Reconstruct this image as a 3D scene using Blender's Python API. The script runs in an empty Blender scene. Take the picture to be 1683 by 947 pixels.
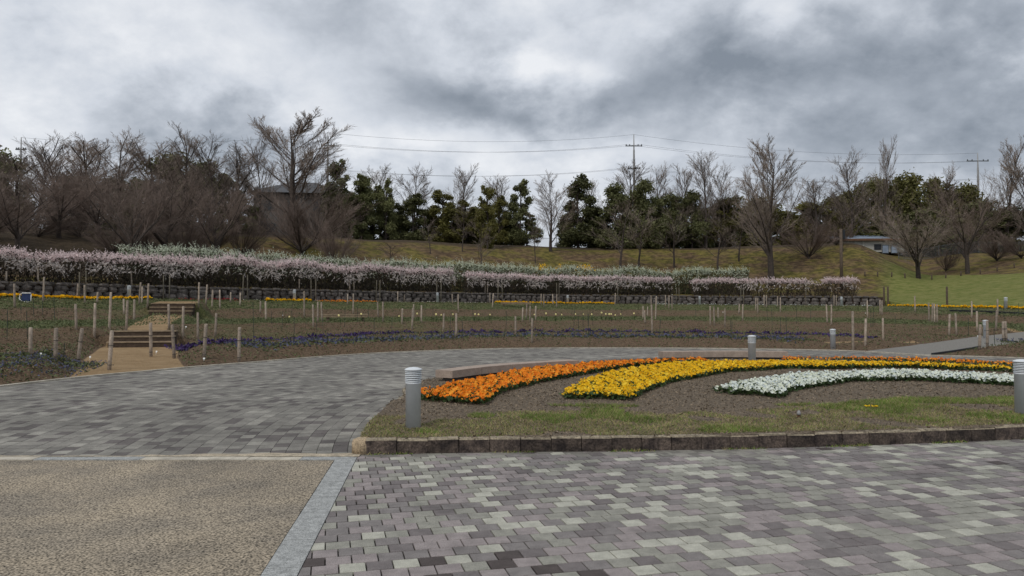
import bpy, math, random
import numpy as np
from math import radians, sin, cos, atan2, hypot, pi
from mathutils import Vector, Matrix

SC = bpy.context.scene
COL = SC.collection
rng = np.random.default_rng(7)
random.seed(7)

# ------------------------------------------------------------------ camera
F, CX, CY, YH, HC = 1220.0, 841.5, 473.5, 508.0, 1.70     # focal px, centre, horizon row, eye height
PITCH = math.atan((YH - CY) / F)
cam = bpy.data.cameras.new('camera')
cam.sensor_width = 36.0
cam.lens = 36.0 * F / 1683.0
cam.clip_start, cam.clip_end = 0.1, 6000
co = bpy.data.objects.new('camera', cam); COL.objects.link(co)
co.location = (0, 0, HC); co.rotation_euler = (pi / 2 + PITCH, 0, 0)
SC.camera = co

# ------------------------------------------------------------------ world, sun
SUN_EL, SUN_AZ = radians(52), radians(215)
w = bpy.data.worlds.new('World'); SC.world = w; w.use_nodes = True
N, L = w.node_tree.nodes, w.node_tree.links
N.clear()
def nd(t, **kw):
    n = N.new(t)
    for k, v in kw.items(): setattr(n, k, v)
    return n
def wmath(op, a, b=None, c=None, clamp=False):
    n = nd('ShaderNodeMath', operation=op); n.use_clamp = clamp
    for i, v in enumerate((a, b, c)):
        if v is None: continue
        if isinstance(v, (int, float)): n.inputs[i].default_value = v
        else: L.new(v, n.inputs[i])
    return n.outputs[0]
tc = nd('ShaderNodeTexCoord')
sep = nd('ShaderNodeSeparateXYZ'); L.new(tc.outputs['Generated'], sep.inputs[0])
dx, dy, dz = sep.outputs
zc = wmath('ADD', wmath('MAXIMUM', dz, 0.0), 0.55)
cmb = nd('ShaderNodeCombineXYZ')
L.new(wmath('DIVIDE', dx, zc), cmb.inputs[0]); L.new(wmath('DIVIDE', dy, zc), cmb.inputs[1]); cmb.inputs[2].default_value = 0.7
def noise(scale, detail, rough, dist=0.0, off=(0, 0, 0)):
    mp = nd('ShaderNodeMapping'); mp.inputs['Location'].default_value = off
    L.new(cmb.outputs[0], mp.inputs[0])
    n = nd('ShaderNodeTexNoise'); n.inputs['Scale'].default_value = scale; n.inputs['Detail'].default_value = detail
    n.inputs['Roughness'].default_value = rough; n.inputs['Distortion'].default_value = dist
    L.new(mp.outputs[0], n.inputs['Vector']); return n.outputs['Fac']
n1 = noise(2.6, 8, 0.55, 0.25, (3.1, 1.7, 0)); n2 = noise(6.0, 8, 0.58, 0.15, (9.0, 4.0, 2)); n3 = noise(15.0, 7, 0.6, 0.1, (2.0, 7.0, 5))
az = wmath('ARCTAN2', dx, dy); el = wmath('ARCSINE', dz)
# warp azimuth/elevation with noise so the cloud masses have torn outlines
azw = wmath('ADD', az, wmath('MULTIPLY', wmath('SUBTRACT', n2, 0.5), 0.30))
elw = wmath('ADD', el, wmath('MULTIPLY', wmath('SUBTRACT', n1, 0.5), 0.20))
def lobe(px, py, rx, ry, wt):
    a0, e0 = math.atan((px - CX) / F), math.atan((YH - py) / F * cos(math.atan((px - CX) / F)))
    u = wmath('DIVIDE', wmath('SUBTRACT', azw, a0), rx / F); v = wmath('DIVIDE', wmath('SUBTRACT', elw, e0), ry / F)
    r2 = wmath('ADD', wmath('MULTIPLY', u, u), wmath('MULTIPLY', v, v))
    return wmath('MULTIPLY', wmath('EXPONENT', wmath('MULTIPLY', r2, -1.0)), wt)
LOBES = [(790, 190, 170, 50, -.42), (1120, 110, 150, 80, -.36), (1390, 100, 240, 60, -.36), (680, 40, 150, 60, -.18), (1480, 235, 320, 60, -.30), (1620, 90, 160, 120, -.20),
         (920, 100, 75, 30, .40), (330, 120, 260, 80, .24), (500, 195, 150, 60, .22), (690, 252, 160, 30, .40), (1010, 252, 170, 24, .28), (60, 60, 160, 60, -.08), (180, 190, 160, 30, -.08), (1350, 165, 130, 22, .12), (1290, 5, 120, 20, .14)]
b = wmath('ADD', wmath('MULTIPLY', wmath('SUBTRACT', n1, 0.5), 0.9), 0.60)
b = wmath('ADD', b, wmath('MULTIPLY', wmath('SUBTRACT', n2, 0.5), 1.0))
b = wmath('ADD', b, wmath('MULTIPLY', wmath('SUBTRACT', n3, 0.5), 0.35))
for l in LOBES: b = wmath('ADD', b, lobe(*l))
ramp = nd('ShaderNodeValToRGB'); L.new(b, ramp.inputs[0])
cr = ramp.color_ramp
cr.elements[0].position = 0.08; cr.elements[0].color = (.235, .27, .32, 1)
cr.elements[1].position = 0.95; cr.elements[1].color = (.88, .90, .935, 1)
e = cr.elements.new(0.35); e.color = (.39, .43, .49, 1)
e = cr.elements.new(0.65); e.color = (.66, .70, .765, 1)
sky = nd('ShaderNodeTexSky', sky_type='NISHITA'); sky.sun_disc = False
sky.sun_elevation = SUN_EL; sky.sun_rotation = SUN_AZ
sk = nd('ShaderNodeVectorMath', operation='SCALE'); L.new(sky.outputs[0], sk.inputs[0]); sk.inputs['Scale'].default_value = 0.08
mx = nd('ShaderNodeMixRGB'); mx.inputs[0].default_value = 0.94
L.new(sk.outputs[0], mx.inputs[1]); L.new(ramp.outputs[0], mx.inputs[2])
bg = nd('ShaderNodeBackground'); bg.inputs['Strength'].default_value = 1.0; L.new(mx.outputs[0], bg.inputs[0])
out = nd('ShaderNodeOutputWorld'); L.new(bg.outputs[0], out.inputs[0])
sun = bpy.data.lights.new('sun', 'SUN'); sun.energy = 1.5; sun.angle = radians(14); sun.color = (1, .96, .9)
so = bpy.data.objects.new('sun', sun); COL.objects.link(so)
sdir = Vector((sin(SUN_AZ) * cos(SUN_EL), cos(SUN_AZ) * cos(SUN_EL), sin(SUN_EL)))
so.rotation_euler = sdir.to_track_quat('Z', 'Y').to_euler(); so.location = (0, 0, 60)
SC.view_settings.view_transform = 'Standard'; SC.view_settings.look = 'None'
SC.view_settings.exposure = 0.0; SC.view_settings.gamma = 1.0
SC.render.engine = 'CYCLES'
SC.cycles.max_bounces = 5

# ------------------------------------------------------------------ helpers: pixels and ground
def ray(px, py):
    x, y, z = (px - CX) / F, 1.0, (CY - py) / F
    c, s = cos(PITCH), sin(PITCH)
    return x, y * c - z * s, y * s + z * c
def on_z(px, py, z):
    x, y, zz = ray(px, py); t = (z - HC) / zz
    return (x * t, y * t)
OX, OY = 6.0, 13.0
def polar(x, y): return np.hypot(x - OX, y - OY), np.arctan2(y - OY, x - OX)
RE = [on_z(*p, .12) for p in ((0, 636), (160, 618), (240, 611), (420, 596), (640, 580), (820, 573.5), (1060, 572.5), (1200, 573.5), (1400, 577), (1520, 584.5), (1683, 589))]
_t = [(atan2(y - OY, x - OX), hypot(x - OX, y - OY)) for x, y in RE]
_t += [(-.3, 14.5), (-1.2, 15), (3.5, 16.6), (4.4, 16.6)]
_t.sort()
RIN_T = np.array([a for a, _ in _t]); RIN_R = np.array([r for _, r in _t])
WALL = [(-32, 14), (-29.5, 25), (-25.5, 36), (-21.6, 42), (-14.8, 50), (-6, 58), (5, 66), (17, 68.2), (28, 63.6), (30.5, 61), (32, 53), (32.6, 46), (34, 35), (35, 20), (34, 0)]
_t = sorted((atan2(y - OY, x - OX), hypot(x - OX, y - OY)) for x, y in WALL)
RO_T = np.array([a for a, _ in _t]); RO_R = np.array([r for _, r in _t])
TH_END = atan2(61 - OY, 30.5 - OX)                        # the stone wall ends here, the open lawn begins
def wrap(th): return np.where(th < -1.5, th + 2 * pi, th)
def rin(th): return np.interp(wrap(th), RIN_T, RIN_R)
def rout(th): return np.interp(wrap(th), RO_T, RO_R)
def sst(a, b, x):
    t = np.clip((x - a) / (b - a), 0, 1); return t * t * (3 - 2 * t)
ZEND_T = np.array([-.5, .6, .95, 1.15, 1.4, 1.9, 2.5, 3.4]); ZEND = np.array([1.0, 1.25, 1.75, 2.0, 2.15, 2.25, 2.3, 2.2])
PT = np.array([0, .015, .05, .09, .36, .44, .70, .78, .95, 1.0]); PZ = np.array([.10, .14, .42, .47, .52, .98, 1.12, 1.62, 2.12, 2.2]) / 2.2
def vnoise(x, y, s, seed=0.0):
    return (np.sin(x * s + 1.3 * np.sin(y * s * .7 + seed)) + np.sin(y * s * 1.13 + 1.7 * np.sin(x * s * .6 + 2 + seed)) + np.sin((x + y) * s * .71 + seed * 2)) / 3
PATHS = [  # ground polylines that cut through the garden: (points with height, half width, kind)
    ([(-9.0, 17.6, .12), (-11.5, 22.5, .20), (-13.1, 26.2, .34), (-13.5, 27.35, .36)], 1.25, 'sand'),
    ([(-13.5, 27.38, .915), (-15.2, 31.5, 1.12), (-16.6, 36.0, 1.42), (-16.9, 37.1, 1.44)], .7, 'sand'),
    ([(-16.9, 37.13, 2.0), (-17.3, 38.8, 2.1)], 1.0, 'sand'),
    ([(13.0, 25.9, .12), (16.5, 28.3, .26), (21.0, 31.4, .50), (27, 34.5, .8), (34, 36.5, 1.05)], 1.25, 'grey'),
    ([(16.6, 30.6, .32), (14.9, 31.0, .34), (12.6, 30.9, .28)], .55, 'sand'),
]
def path_dist(x, y, pts):
    best = np.full(np.shape(x), 1e9); bz = np.zeros(np.shape(x))
    for (x0, y0, z0), (x1, y1, z1) in zip(pts, pts[1:]):
        l2 = (x1 - x0) ** 2 + (y1 - y0) ** 2
        tr = ((x - x0) * (x1 - x0) + (y - y0) * (y1 - y0)) / l2; t = np.clip(tr, 0, 1)
        d = np.hypot(x - x0 - t * (x1 - x0), y - y0 - t * (y1 - y0)) + 1e3 * (((x0, y0) == pts[0][:2]) & (tr < 0)) + 1e3 * (((x1, y1) == pts[-1][:2]) & (tr > 1)); m = d < best
        best = np.where(m, d, best); bz = np.where(m, z0 + t * (z1 - z0), bz)
    return best, bz
def zroad(y): return .12 * sst(8.7, 13.0, y)
def ground(x, y):
    """height of the garden, lawn and hill outside the paved ring"""
    x = np.asarray(x, float); y = np.asarray(y, float)
    r, th = polar(x, y); th = wrap(th); ri, ro = rin(th), rout(th)
    t = (r - ri) / (ro - ri); ze = np.interp(th, ZEND_T, ZEND)
    tt = t + .012 * vnoise(x, y, .9)
    zg = .10 + (np.interp(np.clip(tt, 0, 1), PT, PZ) * 2.2 - .10) * (ze - .1) / 2.1
    zg = zg + .03 * np.sin(2 * pi * (r + .25 * vnoise(x, y, .8)) / .95) * sst(.08, .12, t) * (1 - sst(.93, 1, t))
    zg = zg + .04 * vnoise(x, y, 2.3, 1.0) * sst(.0, .04, t) * (1 - sst(.93, 1, t))
    s = r - ro
    lw = sst(TH_END + .05, TH_END - .06, th)               # 1 on the open lawn side
    left = sst(1.9, 2.7, th)
    zc_ = 9.8 - 2.4 * left
    zw = ze + np.where(s > .45, .78, 0) + .3 * sst(.5, 7, s) + (zc_ - ze - 1.1) * sst(5, 31 - 4 * left, s) - 9 * sst(42, 110, s)
    zl = ze + 3.3 * np.clip(s / 26, 0, 1) + 3.6 * sst(24, 50, s) - 8 * sst(62, 130, s)
    zh = zw * (1 - lw) + zl * lw + .12 * vnoise(x, y, .5, 3.0) * sst(6, 12, s)
    z = np.where(s > 0, zh, zg)
    for pts, hw, kind in PATHS:
        d, pz = path_dist(x, y, pts); k = 1 - sst(hw, hw + .8, d)
        z = z * (1 - k) + pz * k
    return z
def gz(x, y): return float(ground(x, y))
_D = np.concatenate([np.arange(12, 70, .05), np.arange(70, 140, .2)])
def hit(px, py, fallback_t=.97):
    x, y, z = ray(px, py)
    X, Y, Z = x * _D / y, _D, HC + z * _D / y
    r, th = polar(X, Y); ok = (r > rin(th)) & (ground(X, Y) >= Z)
    if ok.any():
        i = int(np.argmax(ok)); return X[i], Y[i], gz(X[i], Y[i])
    return at_t(px, fallback_t)
def at_t(px, t):
    k = (px - CX) / F; Y = np.arange(14, 80, .05); X = k * Y
    r, th = polar(X, Y); tt = (r - rin(th)) / (rout(th) - rin(th))
    ok = (tt >= t) & (Y > OY + 1)
    i = int(np.argmax(ok)); return X[i], Y[i], gz(X[i], Y[i])
def at_s(px, s):
    k = (px - CX) / F; Y = np.arange(14, 150, .05); X = k * Y
    r, th = polar(X, Y); ok = ((r - rout(th)) >= s) & (Y > OY + 1)
    i = int(np.argmax(ok)); return X[i], Y[i], gz(X[i], Y[i])
def at_d(px, d): x = (px - CX) / F * d; return x, d, gz(x, d)
def zpix(py, d): return HC + (YH - py) / F * d

# ------------------------------------------------------------------ materials
MATS = {}
def mat(name, col, rough=.85, var=.25, scale=6.0, col2=None, bump=0.0, bscale=None, fine=0.0, fscale=150.0, metal=0.0, trans=0.0, detail=5, spec=.3, obj_var=0.0):
    """procedural material: base colour mottled by noise (world position), optional second colour, fine speckle, bump"""
    m = bpy.data.materials.new(name); m.use_nodes = True; MATS[name] = m
    t = m.node_tree; n = t.nodes; l = t.links; bs = n['Principled BSDF']
    bs.inputs['Roughness'].default_value = rough; bs.inputs['Metallic'].default_value = metal
    bs.inputs['Specular IOR Level'].default_value = spec
    geo = n.new('ShaderNodeNewGeometry')
    no = n.new('ShaderNodeTexNoise'); no.inputs['Scale'].default_value = scale; no.inputs['Detail'].default_value = detail; no.inputs['Roughness'].default_value = .62
    l.new(geo.outputs['Position'], no.inputs['Vector'])
    rp = n.new('ShaderNodeValToRGB'); l.new(no.outputs['Fac'], rp.inputs[0])
    c2 = col2 or tuple(c * (1 - var) for c in col); c1 = col if col2 else tuple(min(1, c * (1 + var)) for c in col)
    rp.color_ramp.elements[0].position = .36; rp.color_ramp.elements[1].position = .64
    rp.color_ramp.elements[0].color = (*c2, 1); rp.color_ramp.elements[1].color = (*c1, 1)
    cur = rp.outputs[0]
    if fine:
        nf = n.new('ShaderNodeTexNoise'); nf.inputs['Scale'].default_value = fscale; nf.inputs['Detail'].default_value = 2
        l.new(geo.outputs['Position'], nf.inputs['Vector'])
        mr = n.new('ShaderNodeMapRange'); mr.inputs[1].default_value = .3; mr.inputs[2].default_value = .7
        mr.inputs[3].default_value = 1 - fine; mr.inputs[4].default_value = 1 + fine; l.new(nf.outputs['Fac'], mr.inputs[0])
        mm = n.new('ShaderNodeVectorMath'); mm.operation = 'SCALE'; l.new(cur, mm.inputs[0]); l.new(mr.outputs[0], mm.inputs['Scale']); cur = mm.outputs[0]
    if obj_var:
        oi = n.new('ShaderNodeObjectInfo'); mr = n.new('ShaderNodeMapRange'); mr.inputs[3].default_value = 1 - obj_var; mr.inputs[4].default_value = 1 + obj_var
        l.new(oi.outputs['Random'], mr.inputs[0])
        mm = n.new('ShaderNodeVectorMath'); mm.operation = 'SCALE'; l.new(cur, mm.inputs[0]); l.new(mr.outputs[0], mm.inputs['Scale']); cur = mm.outputs[0]
    l.new(cur, bs.inputs['Base Color'])
    if bump:
        nb = n.new('ShaderNodeTexNoise'); nb.inputs['Scale'].default_value = bscale or scale * 4; nb.inputs['Detail'].default_value = 4
        l.new(geo.outputs['Position'], nb.inputs['Vector'])
        bp = n.new('ShaderNodeBump'); bp.inputs['Strength'].default_value = 1.0; bp.inputs['Distance'].default_value = bump
        l.new(nb.outputs['Fac'], bp.inputs['Height']); l.new(bp.outputs[0], bs.inputs['Normal'])
    if trans:
        out = n['Material Output']; tr = n.new('ShaderNodeBsdfTranslucent'); l.new(cur, tr.inputs[0])
        ms = n.new('ShaderNodeMixShader'); ms.inputs[0].default_value = trans
        l.new(bs.outputs[0], ms.inputs[1]); l.new(tr.outputs[0], ms.inputs[2]); l.new(ms.outputs[0], out.inputs[0])
    return m
def stain(m, scale, lo, hi, amount, seed=0.0):
    """dirt patches with a shape of their own, multiplied over the base colour"""
    t = m.node_tree; n = t.nodes; l = t.links; bs = n['Principled BSDF']; src = bs.inputs['Base Color'].links[0].from_socket
    geo = n.new('ShaderNodeNewGeometry'); mp = n.new('ShaderNodeMapping'); mp.inputs['Location'].default_value = (seed, seed * 2, 0)
    l.new(geo.outputs['Position'], mp.inputs[0])
    no = n.new('ShaderNodeTexNoise'); no.inputs['Scale'].default_value = scale; no.inputs['Detail'].default_value = 5; l.new(mp.outputs[0], no.inputs['Vector'])
    mr = n.new('ShaderNodeMapRange'); mr.inputs[1].default_value = lo; mr.inputs[2].default_value = hi; mr.inputs[3].default_value = 1; mr.inputs[4].default_value = amount
    l.new(no.outputs['Fac'], mr.inputs[0])
    mm = n.new('ShaderNodeVectorMath'); mm.operation = 'SCALE'; l.new(src, mm.inputs[0]); l.new(mr.outputs[0], mm.inputs['Scale'])
    l.new(mm.outputs[0], bs.inputs['Base Color'])
PAV = []
for i, c in enumerate([(.37, .362, .305), (.245, .238, .203), (.25, .218, .21), (.185, .168, .16), (.15, .132, .128), (.07, .057, .053)]):
    m = mat('paver_tone_%d' % i, c, .9, .14, 9, fine=.33, fscale=170, bump=.0012, bscale=260); stain(m, .9, .56, .74, .55, 3.0); PAV.append(m)
RPAV = []
for i, c in enumerate([(.172, .162, .142), (.145, .136, .12), (.222, .21, .183), (.095, .084, .078)]):
    m = mat('ring_paver_tone_%d' % i, c, .9, .16, 5, fine=.28, fscale=120, bump=.0012, bscale=200); stain(m, .45, .50, .72, 1.45, 8.0); RPAV.append(m)
M_JOINT = mat('joint_sand', (.05, .045, .037), .95, .3, 30)
M_RJOINT = mat('ring_joint_sand', (.13, .12, .095), .95, .3, 30)
M_AGG = mat('washed_aggregate', (.295, .245, .178), .9, .2, 1.3, col2=(.205, .175, .135), fine=.95, fscale=62, bump=.006, bscale=75)
stain(M_AGG, .55, .45, .75, .72, 1.0)
M_GRAN = mat('granite', (.29, .295, .285), .8, .22, 14, fine=.5, fscale=130, bump=.002, bscale=90)
M_CREAM = mat('cream_concrete', (.40, .365, .30), .9, .25, 5, fine=.3, bump=.002, bscale=60)
M_KERB = mat('weathered_kerb', (.105, .08, .064), .92, .5, 7, col2=(.03, .023, .021), fine=.5, fscale=45, bump=.012, bscale=25, obj_var=.3)
M_KEDGE = mat('kerb_edge', (.25, .21, .15), .92, .4, 12, fine=.3, fscale=60, bump=.005, bscale=40)
M_SAND = mat('sand_path', (.30, .215, .125), .95, .25, 2.2, fine=.3, fscale=60, bump=.01, bscale=20)
M_CONC = mat('grey_path', (.255, .24, .215), .9, .14, 2.0, fine=.25, fscale=60)
M_BOLL = mat('bollard_paint', (.60, .63, .65), .5, .06, 5, spec=.5)
M_DARK = mat('bollard_gap', (.02, .022, .026), .6)
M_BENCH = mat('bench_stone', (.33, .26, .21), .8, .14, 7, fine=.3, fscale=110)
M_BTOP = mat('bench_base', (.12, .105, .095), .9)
M_WOOD = mat('stake_wood', (.33, .27, .215), .85, .25, 7, fine=.25, fscale=40, obj_var=.25)
M_POST = mat('dark_post_wood', (.10, .075, .055), .9, .25, 7)
M_STEP = mat('step_board', (.25, .19, .125), .9, .25, 6)
M_SOILD = mat('dark_soil', (.065, .045, .032), .95, .3, 9, bump=.02, bscale=12)
M_POLE = mat('plant_pole', (.03, .045, .035), .6)
M_WIRE = mat('dark_wire', (.03, .028, .026), .6)
M_STONE = mat('wall_stone', (.15, .133, .12), .92, .45, 4, col2=(.055, .048, .044), fine=.3, fscale=20, bump=.04, bscale=7, obj_var=.35)
M_BARK = mat('bark', (.058, .046, .039), .95, .3, 6, obj_var=.25)
M_TWIG = mat('twigs_brown', (.165, .124, .102), .9, .25, 2, obj_var=.22)
M_TWIGG = mat('twigs_grey', (.215, .172, .142), .9, .25, 2, obj_var=.22)
M_EVG = mat('evergreen_leaves', (.12, .125, .05), .7, .35, 1.2, trans=.2, obj_var=.3)
M_OLV = mat('olive_leaves', (.14, .13, .036), .7, .35, 1.2, trans=.25, obj_var=.25)
M_BAM = mat('yellow_green_leaves', (.145, .138, .046), .7, .35, 1.0, trans=.25, obj_var=.2)
M_HLEAF = mat('hedge_leaves', (.05, .062, .024), .75, .4, 3, trans=.2)
M_HTWIG = mat('hedge_twigs', (.06, .045, .036), .9, .4, 3)
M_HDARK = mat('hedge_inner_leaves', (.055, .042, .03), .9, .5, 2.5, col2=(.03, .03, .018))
M_PINK = mat('pink_blossom', (.74, .615, .605), .8, .18, 4, trans=.3)
M_PALE = mat('pale_blossom', (.66, .60, .565), .8, .2, 4, trans=.3)
M_WHITE = mat('white_blossom', (.56, .60, .47), .8, .22, 4, trans=.3)
M_ORG = mat('orange_petals', (.86, .27, .012), .7, .14, 8, trans=.3)
M_YEL = mat('yellow_petals', (.86, .53, .008), .7, .12, 8, trans=.3)
M_WHP = mat('white_petals', (.80, .84, .76), .7, .06, 8, trans=.3)
M_PUR = mat('purple_petals', (.055, .032, .115), .7, .4, 5, trans=.2)
M_LAV = mat('blue_lavender', (.085, .09, .145), .8, .35, 5, trans=.2)
M_RED = mat('dark_red_petals', (.22, .02, .02), .7)
M_PLF = mat('plant_leaves', (.045, .075, .022), .7, .4, 6, trans=.2)
M_GRN = mat('row_leaves', (.108, .125, .055), .8, .4, 2.5, trans=.2)
M_GRASS = mat('green_blades', (.15, .235, .038), .8, .3, 3, trans=.3)
M_DRY = mat('dry_blades', (.34, .285, .14), .85, .3, 3, trans=.3)
M_STRAW = mat('garden_straw', (.19, .145, .088), .95, .4, 3)
M_CLOD = mat('soil_clods', (.11, .075, .048), .95, .5, 6)
M_LITTER = mat('mulch_chips', (.20, .155, .108), .95, .45, 14)
M_METAL = mat('fence_metal', (.10, .11, .115), .6)
M_CPOLE = mat('concrete_pole', (.30, .30, .295), .8)
M_TAG = mat('white_tag', (.75, .75, .72), .6)
M_BLUE = mat('blue_panel', (.025, .04, .10), .4)

# ------------------------------------------------------------------ object helpers
def link(name, me, mats=(), parent=None, **props):
    o = bpy.data.objects.new(name, me); COL.objects.link(o)
    if me is not None:
        for m in mats if isinstance(mats, (list, tuple)) else [mats]:
            if m and m.name not in [q.name for q in me.materials if q]: me.materials.append(m)
    if parent is not None: o.parent = parent
    for k, v in props.items(): o[k] = v
    return o
def mesh(name, V, Fc, midx=None, smooth=False):
    me = bpy.data.meshes.new(name)
    me.from_pydata(V.tolist() if isinstance(V, np.ndarray) else V, [], Fc.tolist() if isinstance(Fc, np.ndarray) else Fc)
    if midx is not None: me.polygons.foreach_set('material_index', np.asarray(midx, np.int32))
    if smooth: me.polygons.foreach_set('use_smooth', np.ones(len(me.polygons), bool))
    me.update(); return me
class MB:
    def __init__(s): s.v = []; s.f = []; s.m = []
    def add(s, V, Fc, mi=0):
        o = len(s.v); s.v += [tuple(map(float, v)) for v in V]; s.f += [tuple(i + o for i in f) for f in Fc]; s.m += [mi] * len(Fc); return s
    def box(s, x0, x1, y0, y1, z0, z1, mi=0, M=None):
        V = [(x0, y0, z0), (x1, y0, z0), (x1, y1, z0), (x0, y1, z0), (x0, y0, z1), (x1, y0, z1), (x1, y1, z1), (x0, y1, z1)]
        if M is not None: V = [tuple(M @ Vector(v)) for v in V]
        return s.add(V, [(3, 2, 1, 0), (4, 5, 6, 7), (0, 1, 5, 4), (1, 2, 6, 5), (2, 3, 7, 6), (3, 0, 4, 7)], mi)
    def lathe(s, prof, n=20, mi=0, cx=0, cy=0):
        V = []; Fc = []
        for r, z in prof:
            V += [(cx + r * cos(2 * pi * k / n), cy + r * sin(2 * pi * k / n), z) for k in range(n)]
        for j in range(len(prof) - 1):
            Fc += [(j * n + k, j * n + (k + 1) % n, (j + 1) * n + (k + 1) % n, (j + 1) * n + k) for k in range(n)]
        Fc.append(tuple(range((len(prof) - 1) * n, len(prof) * n))); Fc.append(tuple(reversed(range(n))))
        return s.add(V, Fc, mi)
    def tube(s, pts, rad, n=6, mi=0):
        rs = rad if isinstance(rad, (list, tuple)) else [rad] * len(pts); V = []; Fc = []
        for i, p in enumerate(pts):
            p = Vector(p); d = (Vector(pts[min(i + 1, len(pts) - 1)]) - Vector(pts[max(i - 1, 0)])).normalized()
            a = d.orthogonal().normalized(); b_ = d.cross(a)
            V += [tuple(p + (a * cos(2 * pi * k / n) + b_ * sin(2 * pi * k / n)) * rs[i]) for k in range(n)]
        for j in range(len(pts) - 1):
            Fc += [(j * n + k, j * n + (k + 1) % n, (j + 1) * n + (k + 1) % n, (j + 1) * n + k) for k in range(n)]
        Fc.append(tuple(range((len(pts) - 1) * n, len(pts) * n))); Fc.append(tuple(reversed(range(n))))
        return s.add(V, Fc, mi)
    def mesh(s, name, smooth=False): return mesh(name, s.v, s.f, s.m, smooth)
def thing(name, loc, label, cat, group=None, rz=0.0):
    o = bpy.data.objects.new(name, None); COL.objects.link(o); o.location = loc; o.rotation_euler = (0, 0, rz); o.empty_display_size = .2
    o['label'] = label; o['category'] = cat
    if group: o['group'] = group
    return o
def copy_tree(o, parent=None):
    c = o.copy(); COL.objects.link(c); c.parent = parent
    for ch in o.children: copy_tree(ch, c)
    return c
def quads(P, U, W):
    """n quads centred at P spanned by half vectors U, W"""
    V = np.stack([P - U - W, P + U - W, P + U + W, P - U + W], 1).reshape(-1, 3)
    return V, np.arange(len(V)).reshape(-1, 4)
def rdir(n, up=0.0):
    v = rng.normal(size=(n, 3)); v[:, 2] += up; return v / np.linalg.norm(v, axis=1, keepdims=True)
def rquads(P, size, up=0.0, asp=.6):
    n = len(P); d = rdir(n, up); a = np.cross(d, rdir(n)); a /= np.linalg.norm(a, axis=1, keepdims=True) + 1e-9
    b_ = np.cross(d, a); s = (np.asarray(size) * np.ones(n))[:, None]
    return quads(P, a * s, b_ * s * asp)
def in_poly(x, y, poly):
    c = np.zeros(len(x), bool); j = len(poly) - 1
    for i in range(len(poly)):
        xi, yi = poly[i]; xj, yj = poly[j]
        c ^= ((yi > y) != (yj > y)) & (x < (xj - xi) * (y - yi) / (yj - yi + 1e-12) + xi); j = i
    return c
def catmull(pts, n=8):
    P = [np.array(p, float) for p in pts]; P = [2 * P[0] - P[1]] + P + [2 * P[-1] - P[-2]]; o = []
    for i in range(1, len(P) - 2):
        for k in range(n):
            t = k / n; a, b_, c, d = P[i - 1:i + 3]
            o.append(.5 * (2 * b_ + (c - a) * t + (2 * a - 5 * b_ + 4 * c - d) * t * t + (3 * b_ - a - 3 * c + d) * t ** 3))
    o.append(P[-2]); return np.array(o)
def resample(P, step):
    d = np.r_[0, np.cumsum(np.hypot(*np.diff(P[:, :2], axis=0).T))]; s = np.arange(0, d[-1], step)
    return np.stack([np.interp(s, d, P[:, k]) for k in range(P.shape[1])], 1)
def clip_half(poly, nx, ny, c):
    o = []
    for i in range(len(poly)):
        a, b_ = poly[i - 1], poly[i]; da, db = nx * a[0] + ny * a[1] - c, nx * b_[0] + ny * b_[1] - c
        if (da < 0) != (db < 0):
            t = da / (da - db); o.append((a[0] + (b_[0] - a[0]) * t, a[1] + (b_[1] - a[1]) * t))
        if db >= 0: o.append(b_)
    return o

# ------------------------------------------------------------------ far ground and terrain
V = [(2500 * cos(a), 2500 * sin(a), -.6) for a in np.linspace(0, 2 * pi, 64, endpoint=False)]
M_FAR = mat('far_ground', (.10, .09, .05), .95, .3, .05)
link('ground', mesh('ground', V, [tuple(range(64))]), M_FAR, kind='structure')

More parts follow.
